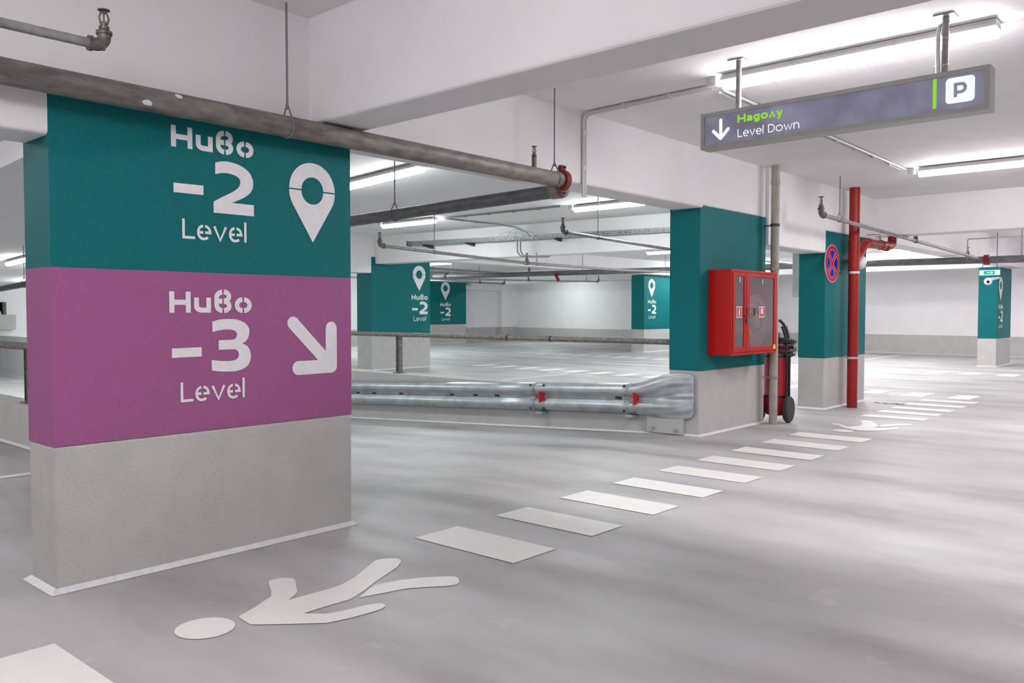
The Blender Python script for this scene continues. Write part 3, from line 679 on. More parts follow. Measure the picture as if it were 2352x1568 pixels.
for y in (2.98, 9.9, 12.2): hanger(r, 16.3, y, zm(y), .062, CZ, rod=.008, along='y')

# ================================================================== CONDUITS
def conduit(label, runs, rr=.011, clips=(), m_='conduit'):
    o_ = runs[0][0]
    t_ = thing('cable_conduit', label, 'conduit', o_)
    for pth in runs: build('conduit_tube', MB().tube(pth, rr, 10), m_, t_, smooth=True)
    for c_ in clips:
        x, y, z = c_; build('conduit_clip', MB().box(x - .024, x + .024, y - .012, y + .012, z - .02, z + .014), m_, t_)
    return t_
conduit('grey conduit pair from the sign lamp turning down the beam above the red coupling',
    [[(5.22, 2.82, 2.742), (5.27, 3.88, 2.742), (5.272, 3.925, 2.73), (5.275, 3.944, 2.69), (5.275, 3.946, 2.1)],
     [(5.25, 2.82, 2.741), (5.30, 3.88, 2.741), (5.302, 3.925, 2.73), (5.305, 3.946, 2.69), (5.305, 3.948, 2.1)]],
    .012, [(5.245, 3.15, 2.741), (5.265, 3.55, 2.741), (5.29, 3.945, 2.6), (5.29, 3.945, 2.33)])
conduit('conduit pair along the ceiling from the sign lamp to the right edge lamp',
    [[(5.4, 2.80, 2.741), (9.6, 2.86, 2.741)], [(5.4, 2.845, 2.742), (9.6, 2.905, 2.742)]], .011, [(7.6, 2.85, 2.742), (8.1, 2.86, 2.742), (8.6, 2.865, 2.742), (9.1, 2.87, 2.742)])
conduit('conduit along the hall ceiling linking the two lamps above the cable tray',
    [[(9.62, 7.6, 2.742), (9.55, 9.95, 2.742)]], .014, [(9.61, 8.0, 2.742), (9.6, 8.5, 2.742), (9.58, 9.0, 2.742), (9.57, 9.5, 2.742)], 'greyconduit')
conduit('conduit curving from the hall lamp down to the cable tray',
    [[(9.58, 9.98, 2.742), (10.4, 9.98, 2.742), (10.75, 9.90, 2.735), (10.95, 9.65, 2.68), (11.03, 9.45, 2.58), (11.05, 9.4, 2.50)]], .014, [(9.95, 9.98, 2.742), (10.3, 9.98, 2.742)], 'greyconduit')
conduit('conduit pair dropping from the cable tray down the hall beam',
    [[(11.05, 9.70, 2.5), (11.06, 9.70, 2.26), (11.1, 9.66, 2.185), (11.2, 9.5, 2.17), (11.35, 9.25, 2.17)], [(11.055, 9.63, 2.5), (11.065, 9.63, 2.27), (11.1, 9.6, 2.195), (11.2, 9.45, 2.175), (11.35, 9.2, 2.175)]], .014, (), 'greyconduit')
conduit('thin conduit hung from the beam above the exit sign', [[(15.7, 2.4, 2.44), (15.75, 3.66, 2.44), (15.76, 3.68, 2.42), (15.76, 3.68, 2.10)]], .010, (), 'greyconduit')

# cable tray
t_ = thing('cable_tray', 'perforated galvanised cable tray fixed along the hall beam', 'cable tray', (11.2, 9, 2.5))
tr_ = MB()
A = Vector((10.88, 12.4, 2.545)); B = Vector((11.62, 4.6, 2.47)); N = 190; Hh = .072
def TP(s, h, d=0): q = A.lerp(B, s); return (q.x + d, q.y, q.z + h - .036)
for i in range(N):
    s0 = i / N; s1 = (i + 1) / N
    for j, (h0, h1) in enumerate(((0, .014), (.014, .026), (.026, .046), (.046, .058), (.058, Hh))):
        if j in (1, 3) and (i + (j // 2)) % 2 == 0: continue
        tr_.add([TP(s0, h0), TP(s1, h0), TP(s1, h1), TP(s0, h1)], [(0, 1, 2, 3)])
tr_.add([TP(0, 0), TP(1, 0), TP(1, 0, .12), TP(0, 0, .12)], [(3, 2, 1, 0)])
tr_.add([TP(0, 0, .12), TP(1, 0, .12), TP(1, Hh, .12), TP(0, Hh, .12)], [(0, 1, 2, 3)])
build('tray_channel', tr_, 'tray', t_)
build('end_plate', MB().box(A.x - .01, A.x + .13, A.y, A.y + .012, A.z - .05, A.z + .045), 'dark', t_)
for s in (.055, .19, .44, .72, .93):
    x, y, z = TP(s, 0)
    build('bracket', MB().add([(x - .02, y - .02, z - .004), (x + .26, y - .02, z - .004), (x + .26, y - .02, z - .075), (x - .02, y - .02, z - .03), (x - .02, y + .02, z - .004), (x + .26, y + .02, z - .004), (x + .26, y + .02, z - .075), (x - .02, y + .02, z - .03)],
          [(0, 1, 2, 3), (7, 6, 5, 4), (0, 4, 5, 1), (1, 5, 6, 2), (2, 6, 7, 3), (3, 7, 4, 0)]), 'dark', t_)
for dy, hh, wd in ((10.0, .13, .22), (9.8, .17, .18), (9.6, .12, .25), (9.72, .2, .1)):
    build('cable', MB().tube([(11.12, dy + wd * math.cos(a), 2.5 + hh * math.sin(a)) for a in [math.pi * k / 10 for k in range(11)]], .006, 6), 'conduit', t_, smooth=True)

# ================================================================== GUARDRAILS
prof = [(.030, 0), (.062, .022), (.088, .05), (.096, .075), (.088, .10), (.03, .135), (.022, .155), (.03, .175), (.088, .21), (.096, .235), (.088, .26), (.062, .288), (.030, .31)]
rz = lambda y: .333 - .051 * (y - 4.6)
def sheet(mb, grid, th=.004):
    n = len(grid[0])
    for i in range(len(grid) - 1):
        for j in range(n - 1):
            mb.add([grid[i][j], grid[i][j + 1], grid[i + 1][j + 1], grid[i + 1][j]], [(0, 1, 2, 3)])
def solid(o, th=.004):
    md = o.modifiers.new('thickness', 'SOLIDIFY'); md.thickness = th; md.offset = 0; return o
def merge(o):
    import bmesh
    b = bmesh.new(); b.from_mesh(o.data); bmesh.ops.remove_doubles(b, verts=b.verts, dist=1e-5); b.to_mesh(o.data); b.free()
    for pl_ in o.data.polygons: pl_.use_smooth = True
    o.data.update(); return o
def guardrail(label, xw, sgn, ys_, yend, bolts=True):
    """W rail on a wall whose face is x = xw; sgn -1 faces -x"""
    t_ = thing('guardrail', label, 'guardrail', (xw, (ys_[0] + ys_[-1]) / 2, rz(ys_[0]) - .2))
    for k, (a, b) in enumerate(zip(ys_[:-1], ys_[1:])):
        g = [[(xw + sgn * (d + (.006 if k % 2 else 0)), y, rz(y) - .155 + h) for d, h in prof] for y in [a - .0 + (b + .1 - a) * i / 6 for i in range(7)]]
        mb = MB(); sheet(mb, g); solid(merge(build('rail_section', mb, 'galv', t_)))
    # flattened fishtail end
    g = []
    y0 = ys_[0] + .12
    for i in range(29):
        s = i / 28; y = y0 + (yend - y0) * s
        k = min(1, s / .75); k = k * k * (3 - 2 * k)
        hs = 1 + .46 * k
        if s > .86: q = (s - .86) / .14; hs *= 1 - .22 * (1 - math.sqrt(max(0, 1 - q * q)))
        row = []
        for j in range(37):
            f = j / 36 * (len(prof) - 1); a = min(int(f), len(prof) - 2); fr_ = f - a
            d = prof[a][0] * (1 - fr_) + prof[a + 1][0] * fr_; h = prof[a][1] * (1 - fr_) + prof[a + 1][1] * fr_
            wob = .012 * k * (math.sin(j * .62 + 3.1 * s) + .5 * math.sin(j * 1.15 - 7 * s)) * math.sin(math.pi * min(1, max(0, j / 36))) ** .5 * (1 - .75 * s ** 6)
            dd = d * (1 - .35 * k - .5 * s ** 3) + .016 + wob
            row.append((xw + sgn * max(.012, dd), y, rz(y) + .03 * k + (h - .155) * hs))
        g.append(row)
    mb = MB(); sheet(mb, g); solid(merge(build('fishtail_end', mb, 'galv', t_)), .005)
    return t_
gr = guardrail('long ribbed steel guardrail with red reflectors along the ramp parapet', 7.2, -1, [4.62, 6.0, 9.9, 13.8], 4.03)
def bolt(root, y, dz, x=7.115):
    build('bolt', MB().lathe([(.016, 0), (.014, .008), (.008, .010)], (x, y, rz(y) + dz), (-1, 0, 0), 12), 'dark', root)
for y in (6.05, 5.86, 4.80, 4.66):
    for dz, x in ((.125, 7.125), (.045, 7.145), (-.045, 7.145), (-.125, 7.125)): bolt(gr, y, dz, x)
for y in (8.85, 8.3, 7.35, 6.95, 6.6, 9.2, 4.9):
    build('slot', MB().box(7.164, 7.172, y - .035, y + .035, rz(y) - .01, rz(y) + .012), 'dark', gr)
for y in (5.86, 4.63):
    c_ = Vector((7.155, y, rz(y) + .0)); rf = MB()
    q = [(0, -.062), (-.03, -.045), (-.052, -.014), (-.052, .014), (-.03, .045), (0, .062)]
    vs = [(c_.x + a, c_.y - .006, c_.z + b) for a, b in q] + [(c_.x + a, c_.y + .006, c_.z + b) for a, b in q]; n = len(q)
    q = [(-.088, -.068), (-.035, -.045), (0, -.02), (0, .02), (-.035, .045), (-.088, .068)]
    vs = [(c_.x + a, c_.y - a * .1 + .01, c_.z + b) for a, b in q] + [(c_.x + a, c_.y - a * .1 + .018, c_.z + b) for a, b in q]
    rf.add(vs, [tuple(range(n)), tuple(range(2 * n - 1, n - 1, -1))] + [(i, n + i, n + (i + 1) % n, (i + 1) % n) for i in range(n)])
    o = build('reflector', rf, 'reflred', gr); o['label'] = 'red reflector wedge'
for y in (5.9, 4.72):
    build('bracket', MB().box(7.09, 7.198, y - .04, y + .04, rz(y) - .185, rz(y) - .165), 'galv', gr)
bp_ = thing('base_plate', 'grey bolted steel plate at the parapet foot under the guardrail end', 'plate', (7.15, 4.5, 0))
build('plate', MB().box(7.165, 7.199, 4.14, 4.56, .004, .25), 'greypaint', bp_, bevel=.006)
for y in (4.22, 4.48): build('anchor_bolt', MB().lathe([(.022, 0), (.022, .012), (.010, .013), (.010, .026)], (7.165, y, .05), (-1, 0, 0), 6), 'galv', bp_)
gl_ = guardrail('crumpled guardrail end sticking out behind the wide pillar', 2.917, 1, [4.5, 6.0, 9.9], 3.86)

# railings on the parapets
def railing(label, x, y0, y1, zc, posts, zb, rr=.029, joints=()):
    t_ = thing('handrail', label, 'railing', (x, (y0 + y1) / 2, zb))
    build('top_rail', MB().tube([(x, y, zc) for y in (y0, (y0 + y1) / 2, y1)], rr, 16), 'pipe', t_, smooth=True)
    for y in posts:
        build('post', MB().box(x - .004, x + .004, y - .03, y + .03, zb, zc).box(x - .03, x + .03, y - .034, y - .026, zb, zc - .02).box(x - .03, x + .03, y + .026, y + .034, zb, zc - .02).box(x - .06, x + .06, y - .06, y + .06, zb, zb + .012), 'pipe', t_)
    for y in joints: build('joint_ring', MB().lathe([(rr + .004, 0), (rr + .004, .02)], (x, y, zc), (0, 1, 0), 16), 'dark', t_)
railing('weathered pipe handrail on the parapet above the guardrail', 7.31, 4.34, 17.0, .905, (8.5, 12.6, 16.7), .395, joints=(5.9, 6.55))
railing('weathered pipe handrail on the low parapet left of the wide pillar', 2.79, 4.15, YB - .05, .888, (8.42, 12.6, 16.7), .37, .036)
def railing_back():
    t_ = thing('handrail', 'thin pale rail in front of the dark opening at the far end of the ramp', 'railing', (5, YB - .1, OZ0))
    build('top_rail', MB().tube([(2.95, YB - .1, OZ0 + .1), (7.3, YB - .1, OZ0 + .1), (7.36, YB - .1, OZ0 + .08), (7.38, YB - .1, OZ0)], .025, 10), 'conduit', t_, smooth=True)
    for x in (3.2, 5.2): build('post', MB().tube([(x, YB - .1, OZ0), (x, YB - .1, OZ0 + .1)], .02, 8), 'conduit', t_)
railing_back()

# ================================================================== HANGING SIGN
SX = 4.80
t_ = thing('level_down_sign', 'long backlit hanging sign with a down arrow and a P symbol', 'sign', (SX, 1.84, 2.23))
fr_ = MB()
Y0, Y1, Z0, Z1 = 1.03, 2.656, 2.228, 2.452; D0, D1 = SX - .012, SX + .10; b = .024
fr_.box(D0, D1, Y0, Y1, Z0, Z0 + b); fr_.box(D0, D1, Y0, Y1, Z1 - b, Z1); fr_.box(D0, D1, Y0, Y0 + b, Z0 + b, Z1 - b); fr_.box(D0, D1, Y1 - b, Y1, Z0 + b, Z1 - b)
build('frame', fr_, 'signframe', t_)
build('lit_panel', MB().box(SX, SX + .088, Y0 + b, Y1 - b, Z0 + b, Z1 - b), 'signpanel', t_)
spl = lambda u, v: (SX - .0015, -u, v)
ar = stroke([(-2.522, 2.398), (-2.522, 2.29)], .0215, True) + stroke([(-2.572, 2.335), (-2.522, 2.285)], .0215, True) + stroke([(-2.472, 2.337), (-2.522, 2.285)], .0215, True)
build('arrow', MB().polys(ar, spl), 'signwhite', t_)
build('green_lettering', MB().polys(text('HagoAy', -2.41, 2.364, .048, .0118, gap=.10, width=.29), spl), 'signgreen', t_)
o = build('white_lettering', MB().polys(text('Level', -2.408, 2.276, .049, .0056, gap=.12, width=.168), spl), 'signwhite', t_)
build('white_lettering', MB().polys(text('Down', -2.211, 2.276, .049, .0056, gap=.13, width=.192), spl), 'signwhite', t_)
build('green_bar', MB().polys([[(-1.299, 2.271), (-1.2805, 2.271), (-1.2805, 2.425), (-1.299, 2.425)]], spl), 'signgreen', t_)
rx, ry, rr = .0685, .066, .02; cx, cy = -1.1685, 2.350
rsq = []
for ang, sx_, sy_ in ((0, 1, 1), (90, -1, 1), (180, -1, -1), (270, 1, -1)):
    rsq += [(cx + sx_ * (rx - rr) + rr * math.cos(R(ang + 90 * k / 6)), cy + sy_ * (ry - rr) + rr * math.sin(R(ang + 90 * k / 6))) for k in range(7)]
build('parking_square', MB().polys([rsq], spl), 'signwhite', t_)
pp = stroke([(-1.190, 2.314), (-1.190, 2.387)], .0165) + stroke([(-1.19, 2.379)] + arc(-1.163, 2.3585, .0185, .0205, 90, -90, 12) + [(-1.19, 2.338)], .0165)
build('parking_letter', MB().polys(pp, lambda u, v: (SX - .0028, -u, v)), 'signpanel', t_)
for y, side in ((2.43, 0), (1.255, 1)):
    ps = build('post', MB().tube([(SX + .05, y, Z1 - .01), (SX + .05, y, CZ)], .017, 14), 'galvpipe', t_, smooth=True)
    build('ceiling_plate', MB().box(SX - .0, SX + .1, y - .05, y + .05, CZ - .008, CZ), 'galvpipe', ps)
    if side:
        build('cable_duct', MB().tube([(SX + .05, y + .034, Z1), (SX + .05, y + .036, CZ - .09), (SX + .055, y + .03, CZ - .05), (SX + .10, y + .0, CZ - .02)], .0125, 10), 'wplastic', ps, smooth=True)
        for z in (Z1 + .05, CZ - .12): build('cable_tie', MB().tube([(SX + .05 + .022 * math.cos(a), y + .017 + .036 * math.sin(a), z) for a in [2 * math.pi * k / 16 for k in range(16)]], .002, 5, closed=True), 'wplastic', ps)

# ================================================================== FIRE CABINET
CX0, CX1, CY0, CY1, CZ0, CZ1 = 7.365, 8.385, 3.745, 3.988, .785, 1.615
t_ = thing('fire_cabinet', 'red glazed fire hose cabinet on the teal pillar', 'cabinet', (7.87, 3.87, CZ0))
bd = MB(); th = .012
bd.box(CX0, CX1, CY1 - th, CY1, CZ0, CZ1); bd.box(CX0, CX1, CY0 + .02, CY1 - th, CZ0, CZ0 + th); bd.box(CX0, CX1, CY0 + .02, CY1 - th, CZ1 - th, CZ1)
bd.box(CX0, CX0 + th, CY0 + .02, CY1 - th, CZ0 + th, CZ1 - th); bd.box(CX1 - th, CX1, CY0 + .02, CY1 - th, CZ0 + th, CZ1 - th); bd.box(7.655, 7.667, CY0 + .03, CY1 - th, CZ0 + th, CZ1 - th)
fo = .022
bd.box(CX0, CX1, CY0, CY0 + .02, CZ0, CZ0 + fo); bd.box(CX0, CX1, CY0, CY0 + .02, CZ1 - fo, CZ1); bd.box(CX0, CX0 + fo, CY0, CY0 + .02, CZ0 + fo, CZ1 - fo); bd.box(CX1 - fo, CX1, CY0, CY0 + .02, CZ0 + fo, CZ1 - fo)
build('cabinet_body', bd, 'cabred', t_)
def door(x0, x1, gx0, gx1, gz0, gz1):
    z0, z1 = CZ0 + fo + .004, CZ1 - fo - .004
    m_ = MB().box(x0, gx0, CY0 - .006, CY0 + .014, z0, z1).box(gx1, x1, CY0 - .006, CY0 + .014, z0, z1).box(gx0, gx1, CY0 - .006, CY0 + .014, z0, gz0).box(gx0, gx1, CY0 - .006, CY0 + .014, gz1, z1)
    d_ = build('door', m_, 'cabred', t_, bevel=.002)
    build('glass_pane', MB().box(gx0, gx1, CY0 + .002, CY0 + .006, gz0, gz1), 'glass', d_)
    return d_
d1 = door(CX0 + fo + .004, 7.664, 7.437, 7.628, .862, 1.55)
d2 = door(7.672, CX1 - fo - .004, 7.742, 8.305, .86, 1.555)
def sticker(parent, x0, x1, z0, z1, m_, name='sticker', y=CY0 - .0005, inner=None):
    o_ = build(name, MB().box(x0, x1, y - .001, y, z0, z1), m_, parent)
    if inner: build('symbol', MB().polys(inner, lambda u, v: (u, y - .0022, v)), 'stickwhite', o_)
    return o_
def framed(d_, x0, x1, z0, z1, kind):
    o_ = sticker(d_, x0, x1, z0, z1, 'stickwhite', 'fire_sticker'); e = .010
    r_ = build('red_field', MB().box(x0 + e, x1 - e, CY0 - .003, CY0 - .0016, z0 + e, z1 - e), 'stickred', o_)
    cx = (x0 + x1) / 2; w_ = x1 - x0; yy = CY0 - .0036
    if kind == 0: ps_ = [[(cx - w_ * .12, z0 + .02), (cx + w_ * .12, z0 + .02), (cx + w_ * .12, z1 - .035), (cx + w_ * .05, z1 - .02), (cx - w_ * .05, z1 - .02), (cx - w_ * .12, z1 - .035)]]
    else: ps_ = [[(cx - w_ * .22, z0 + .035), (cx + w_ * .2, z0 + .035), (cx + w_ * .2, z1 - .02), (cx - w_ * .22, z1 - .02)]]
    build('symbol', MB().polys(ps_, lambda u, v: (u, yy, v)), 'stickwhite', r_)
framed(d1, 7.47, 7.585, 1.148, 1.258, 0); framed(d2, 7.965, 8.08, 1.15, 1.26, 1)
sticker(d1, 7.648, 7.664, 1.05, 1.075, 'stickwhite'); sticker(d2, 7.672, 7.72, 1.048, 1.075, 'stickwhite')
sticker(d2, 8.29, 8.345, .822, .868, 'yellow', y=CY0 - .0065)
sticker(d1, 7.52, 7.555, 1.49, 1.545, 'stickblue'); sticker(d2, 8.02, 8.05, 1.485, 1.535, 'stickblue')
build('lock', MB().lathe([(.024, 0), (.024, .014), (.012, .016)], (7.688, CY0 - .006, 1.119), (0, -1, 0), 16), 'bronze', d2, smooth=True)
hb = MB().tube([(7.60, CY0 - .02, 1.165), (7.60, CY0 - .045, 1.165), (7.60, CY0 - .045, 1.24), (7.765, CY0 - .045, 1.24), (7.765, CY0 - .045, 1.165), (7.60, CY0 - .045, 1.165)], .006, 8)
build('handle', hb, 'coupred', d2)
h_ = thing('hose_reel', 'dusty red hose reel behind the wide glass door', 'hose reel', (8.10, 3.88, .85))
def disc(name, r0, r1, y, th, m_, par):
    return build(name, MB().lathe([(r0, 0), (r1, 0), (r1, th), (r0, th)], (8.10, y, 1.115), (0, -1, 0), 40), m_, par, smooth=True)
disc('reel_flange', .01, .268, 3.86, .012, 'reel', h_)
for k, (r_, m_) in enumerate(((.262, 'reel'), (.20, 'reel'))):
    build('reel_rim', MB().tube([(8.10 + r_ * math.cos(a), 3.846, 1.115 + r_ * math.sin(a)) for a in [2 * math.pi * i / 48 for i in range(48)]], .009, 8, closed=True), m_, h_, smooth=True)
disc('reel_core', .01, .135, 3.848, .01, 'reeldark', h_); disc('hub_ring', .01, .068, 3.838, .01, 'yellow', h_); disc('hub', .01, .055, 3.828, .01, 'orange', h_)
build('reel_drum', MB().lathe([(.15, 0), (.15, .10), (.02, .10)], (8.10, 3.974, 1.115), (0, -1, 0), 30), 'black', h_, smooth=True)
x_ = thing('fire_extinguisher', 'slim extinguisher inside the narrow cabinet door', 'extinguisher', (7.53, 3.87, .80))
build('cylinder', MB().lathe([(.058, 0), (.064, .02), (.064, .36), (.045, .42), (.018, .44), (.018, .47)], (7.535, 3.88, .80), seg=24), 'tankred', x_, smooth=True)
build('data_label', MB().lathe([(.0648, .1), (.0648, .17)], (7.535, 3.88, .80), seg=24), 'stickblue', x_); build('data_label', MB().lathe([(.0648, .22), (.0648, .29)], (7.535, 3.88, .80), seg=24), 'stickblue', x_)
build('valve', MB().box(7.50, 7.58, 3.865, 3.895, 1.265, 1.30).tube([(7.575, 3.88, 1.28), (7.60, 3.86, 1.24), (7.605, 3.85, 1.0)], .01, 8), 'black', x_)

# ================================================================== GREY DRAIN PIPE
def clamp(root, x, y, z, r_, ywall, m_='dark'):
    mb = MB().lathe([(r_ + .002, -.014), (r_ + .006, -.014), (r_ + .006, .014), (r_ + .002, .014)], (x, y, z), seg=22)
    mb.box(x + r_ * .3, x + r_ + .045, y - .01, y + .01, z - .014, z + .014); mb.box(x - r_ - .03, x - r_ * .3, y - .01, y + .01, z - .014, z + .014)
    mb.tube([(x, y + r_, z), (x, ywall, z)], .006, 8)
    return build('pipe_clamp', mb, m_, root)
t_ = thing('drain_pipe', 'grey vertical drain pipe in front of the cabinet pillar edge', 'pipe', (8.56, 3.85, 0))
build('pipe', MB().tube([(8.575, 3.86, 0), (8.575, 3.86, CZ)], .044, 22), 'greypvc', t_, smooth=True)
build('socket_ring', MB().lathe([(.044, 0), (.05, .004), (.05, .05), (.044, .054)], (8.575, 3.86, 2.56), seg=22), 'greypvc', t_, smooth=True)
for z in (2.13, 1.66, .50): clamp(t_, 8.575, 3.86, z, .044, 3.985, 'dark' if z == 2.13 else 'galvpipe')

# red downpipe
t_ = thing('red_downpipe', 'red vertical downpipe with a side branch in front of the no-stopping pillar', 'pipe', (10.73, 3.79, 0))
build('pipe', MB().tube([(10.73, 3.79, 0.0), (10.73, 3.79, CZ)], .063, 24), 'pipered', t_, smooth=True)
build('wye_socket', MB().lathe([(.063, 0), (.069, .005), (.069, .38), (.063, .385)], (10.73, 3.79, 1.72), seg=24), 'pipered', t_, smooth=True)
br = MB().tube([(10.73, 3.79, 1.80), (10.93, 3.79, 1.95), (11.08, 3.79, 2.06), (11.2, 3.79, 2.095), (11.5, 3.79, 2.10), (12.0, 3.79, 2.112), (12.12, 3.79, 2.122), (12.18, 3.79, 2.15), (12.2, 3.79, 2.20), (12.2, 3.79, 2.258)], .058, 20)
build('side_branch', br, 'pipered', t_, smooth=True)
for x in (11.2, 11.9): build('branch_socket', MB().lathe([(.058, 0), (.066, .004), (.066, .09), (.058, .094)], (x, 3.79, 2.098), (1, 0, .02), 22), 'pipered', t_, smooth=True)
for z in (1.70, .63):
    clamp(t_, 10.73, 3.79, z, .064, 3.96, 'steel')
hg = MB().lathe([(.06, 0), (.066, 0), (.066, .02), (.06, .02)], (11.7, 3.79, 2.105), (1, 0, 0), 20).tube([(11.7, 3.79, 2.17), (11.7, 3.79, 2.245), (11.7, 3.97, 2.25)], .005, 8)
build('branch_hanger', hg, 'dark', t_)

# no stopping sign
t_ = thing('no_stopping_sign', 'round blue sign with a red rim and a red cross on the teal pillar', 'sign', (10.43, 3.95, 1.81))
NX, NZ, NR = 10.435, 1.807, .235
build('plate', MB().lathe([(NR, 0), (NR, .006)], (NX, 3.956, NZ), (0, -1, 0), 48), 'signrim', t_)
def ring2(r0, r1, n=48): return [[(NX + r0 * math.cos(2*math.pi*k/n), NZ + r0 * math.sin(2*math.pi*k/n)), (NX + r1 * math.cos(2*math.pi*k/n), NZ + r1 * math.sin(2*math.pi*k/n)), (NX + r1 * math.cos(2*math.pi*(k+1)/n), NZ + r1 * math.sin(2*math.pi*(k+1)/n)), (NX + r0 * math.cos(2*math.pi*(k+1)/n), NZ + r0 * math.sin(2*math.pi*(k+1)/n))] for k in range(n)]
lay = lambda d: (lambda u, v: (u, 3.9498 - d, v))
build('red_rim', MB().polys(ring2(.172, .226), lay(.0006)).polys(stroke([(NX - .12, NZ - .12), (NX + .12, NZ + .12)], .042) + stroke([(NX - .12, NZ + .12), (NX + .12, NZ - .12)], .042), lay(.0009)), 'signred', t_)
bl = []
for k in range(4):
    a0 = R(45 + 90 * k + 11); a1 = R(45 + 90 * (k + 1) - 11); am = (a0 + a1) / 2
    bl.append([(NX + .042 * math.cos(am), NZ + .042 * math.sin(am))] + [(NX + .166 * math.cos(a0 + (a1 - a0) * i / 12), NZ + .166 * math.sin(a0 + (a1 - a0) * i / 12)) for i in range(13)])
build('blue_field', MB().polys(bl, lay(.0008)), 'signblue', t_)

# cameras
def dome(label, x, y, z, r_, d, arm):
    t_ = thing('security_camera', label, 'camera', (x, y, z))
    dv = Vector(d).normalized()
    build('camera_housing', MB().lathe([(r_ * .5, -r_ * 1.1), (r_, -r_ * .9), (r_ * 1.05, -r_ * .1), (r_, r_ * .25), (r_ * .75, r_ * .55), (r_ * .4, r_ * .75)], (x, y, z), dv, 22), 'wplastic', t_, smooth=True)
    build('camera_lens', MB().lathe([(r_ * .42, r_ * .6), (r_ * .40, r_ * .85), (r_ * .2, r_ * .9)], (x, y, z), dv, 16), 'lens', t_, smooth=True)
    build('mount_arm', MB().tube(arm, r_ * .3, 8), 'wplastic', t_, smooth=True)
dome('white security camera tucked under the red branch pipe', 11.02, 3.80, 1.835, .085, (.35, -.9, -.25), [(11.02, 3.83, 1.84), (11.02, 3.96, 1.87)])
dome('white round security camera under the green exit sign', 19.8, 4.22, 1.85, .075, (-1, -.2, -.15), [(19.85, 4.22, 1.87), (20.3, 4.12, 1.94), (20.8, 4.4, 1.94)])

# exit sign
t_ = thing('exit_sign', 'small lit green and white exit sign hanging before the far pillar', 'sign', (18.5, 3.93, 1.92))
build('lamp_body', MB().box(18.5, 18.56, 3.75, 4.10, 1.93, 2.03), 'exitwhite', t_)
build('green_panel', MB().box(18.494, 18.5, 3.83, 4.02, 1.945, 2.015), 'exitgreen', t_)
build('running_figure', MB().polys([[(-4.06 + .03 * math.cos(a), 1.98 + .03 * math.sin(a)) for a in [2*math.pi*k/12 for k in range(12)]]], lambda u, v: (18.4925, -u, v)), 'exitwhite', t_)
build('arrow', MB().polys(stroke([(-3.97, 1.98), (-3.86, 1.98)], .012) + stroke([(-3.90, 2.0), (-3.86, 1.98), (-3.90, 1.96)], .010), lambda u, v: (18.4925, -u, v)), 'exitwhite', t_)
build('top_cover', MB().box(18.5, 18.56, 3.75, 4.10, 2.03, 2.085).box(18.5, 18.56, 3.80, 4.05, 1.89, 1.93), 'exitblue', t_)
for y in (3.80, 4.05): build('hanger_rod', MB().tube([(18.53, y, 2.08), (18.53, y, 2.20 if y > 3.96 else CZ)], .006, 8), 'dark', t_)

# grey hanging board
tag(build('hanging_board', MB().box(14.0, 14.06, 5.3, 5.985, 1.457, CZ), 'panelgrey', None, (14.03, 5.6, 1.457), bevel=.008), 'plain grey board hanging behind the no-stopping pillar', 'board')

# ================================================================== WHEELED EXTINGUISHER
EX, EY = 8.845, 3.95
t_ = thing('wheeled_extinguisher', 'red wheeled fire extinguisher with a black coiled hose behind the drain pipe', 'extinguisher', (EX, EY, 0))
build('cylinder', MB().lathe([(.05, .06), (.10, .075), (.128, .12), (.13, .16), (.13, .74), (.122, .79), (.09, .84), (.05, .865), (.035, .87), (.035, .90)], (EX, EY, 0), seg=32), 'tankred', t_, smooth=True)
fr_ = MB()
ux, uy = .74, -.67
for sg in (-1, 1):
    px, py = EX + sg * .055 * uy + ux * -.02 - .02, EY - .135 + sg * .0
    fr_.tube([(EX - .02 + sg * .035, EY - .142, .10), (EX - .02 + sg * .035, EY - .142, .82), (EX - .01 + sg * .04, EY - .12, .95), (EX - .02 + sg * .05, EY - .09, 1.05)], .014, 10)
build('frame', fr_, 'black', t_, smooth=True)
build('push_handle', MB().tube([(EX + .02, EY - .10, .93), (EX + .02, EY - .09, 1.0), (EX + .0, EY - .08, 1.07), (EX - .05, EY - .06, 1.11), (EX - .12, EY - .04, 1.11)], .016, 10), 'black', t_, smooth=True)
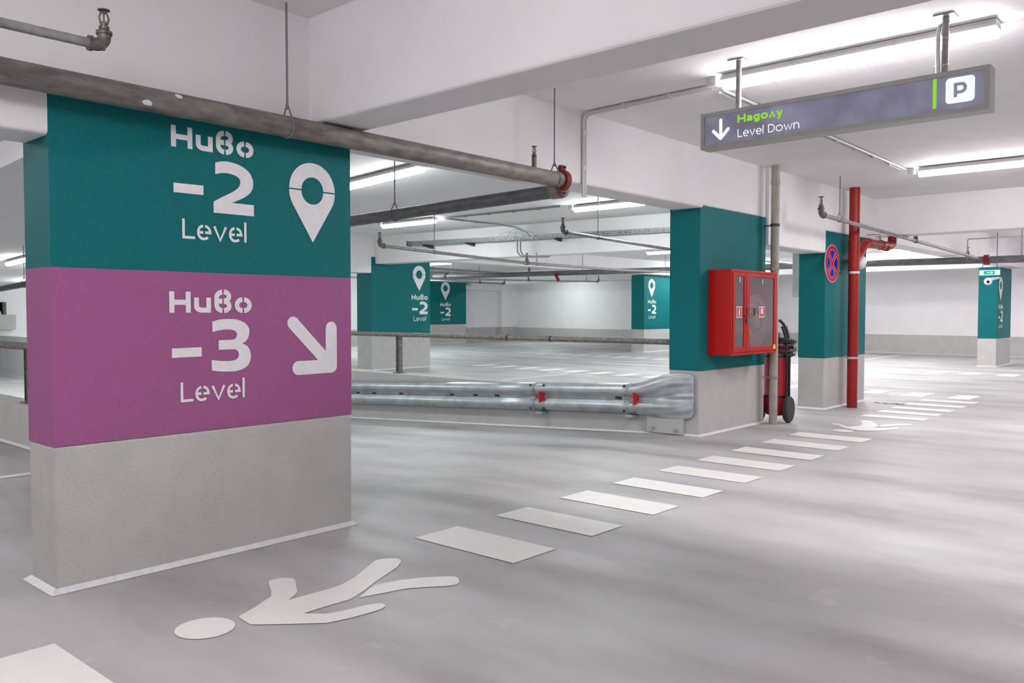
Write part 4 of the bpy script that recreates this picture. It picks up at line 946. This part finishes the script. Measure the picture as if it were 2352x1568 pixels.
for z in (.72, .28): build('strap', MB().lathe([(.131, -.012), (.135, -.012), (.135, .012), (.131, .012)], (EX, EY, z), seg=32), 'black', t_)
build('strap_lug', MB().box(EX + .10, EX + .165, EY - .10, EY - .075, .705, .735).lathe([(.016, 0), (.016, .02)], (EX + .165, EY - .088, .72), (0, -1, 0), 10), 'black', t_)
hz = MB()
for k in range(5):
    r_ = .13 + .014 * math.sin(k * 2.1); zc0 = .76 + k * .034; ph = k * 1.3
    hz.tube([(EX + .035 + .01 * math.cos(ph) + r_ * math.cos(a), EY - .05 + r_ * .95 * math.sin(a), zc0 + .022 * math.sin(a + ph)) for a in [2 * math.pi * i / 28 for i in range(28)]], .017, 10, closed=True)
hz.tube([(EX + .13, EY - .06, .92), (EX + .15, EY - .06, .84), (EX + .12, EY - .1, .79), (EX + .02, EY - .14, .80)], .017, 10)
build('coiled_hose', hz, 'black', t_, smooth=True)
build('valve', MB().lathe([(.035, .88), (.035, .95), (.02, .96), (.02, 1.0)], (EX, EY, 0), seg=16).box(EX - .06, EX + .06, EY - .012, EY + .012, .955, .975), 'bronze', t_, smooth=True)
wa = Vector((.10, -.99, 0)).normalized()                     # axle direction
axc = Vector((EX - .068, EY - .01, .145))
build('axle', MB().tube([tuple(axc - wa * .17), tuple(axc + wa * .17)], .012, 10), 'dark', t_)
for s0 in (.158, -.158):
    c_ = axc + wa * s0
    wh = build('wheel', MB().lathe([(.095, -.030), (.132, -.028), (.145, -.012), (.145, .012), (.132, .028), (.095, .030)], tuple(c_), tuple(wa), 36), 'tyre', t_, smooth=True)
    rim = MB().lathe([(.02, -.02), (.098, -.018), (.098, .020), (.088, .022), (.084, .012), (.03, .014), (.026, .034), (.01, .034)], tuple(c_), tuple(wa), 30)
    v_ = wa.cross(Vector((0, 0, 1))).normalized()
    for k in range(5):
        a = 2 * math.pi * k / 5 + .3; d_ = v_ * math.cos(a) + Vector((0, 0, 1)) * math.sin(a)
        rim.tube([tuple(c_ + wa * .02 + d_ * .02), tuple(c_ + wa * .018 + d_ * .09)], .009, 6)
    build('rim', rim, 'dark', wh, smooth=True)
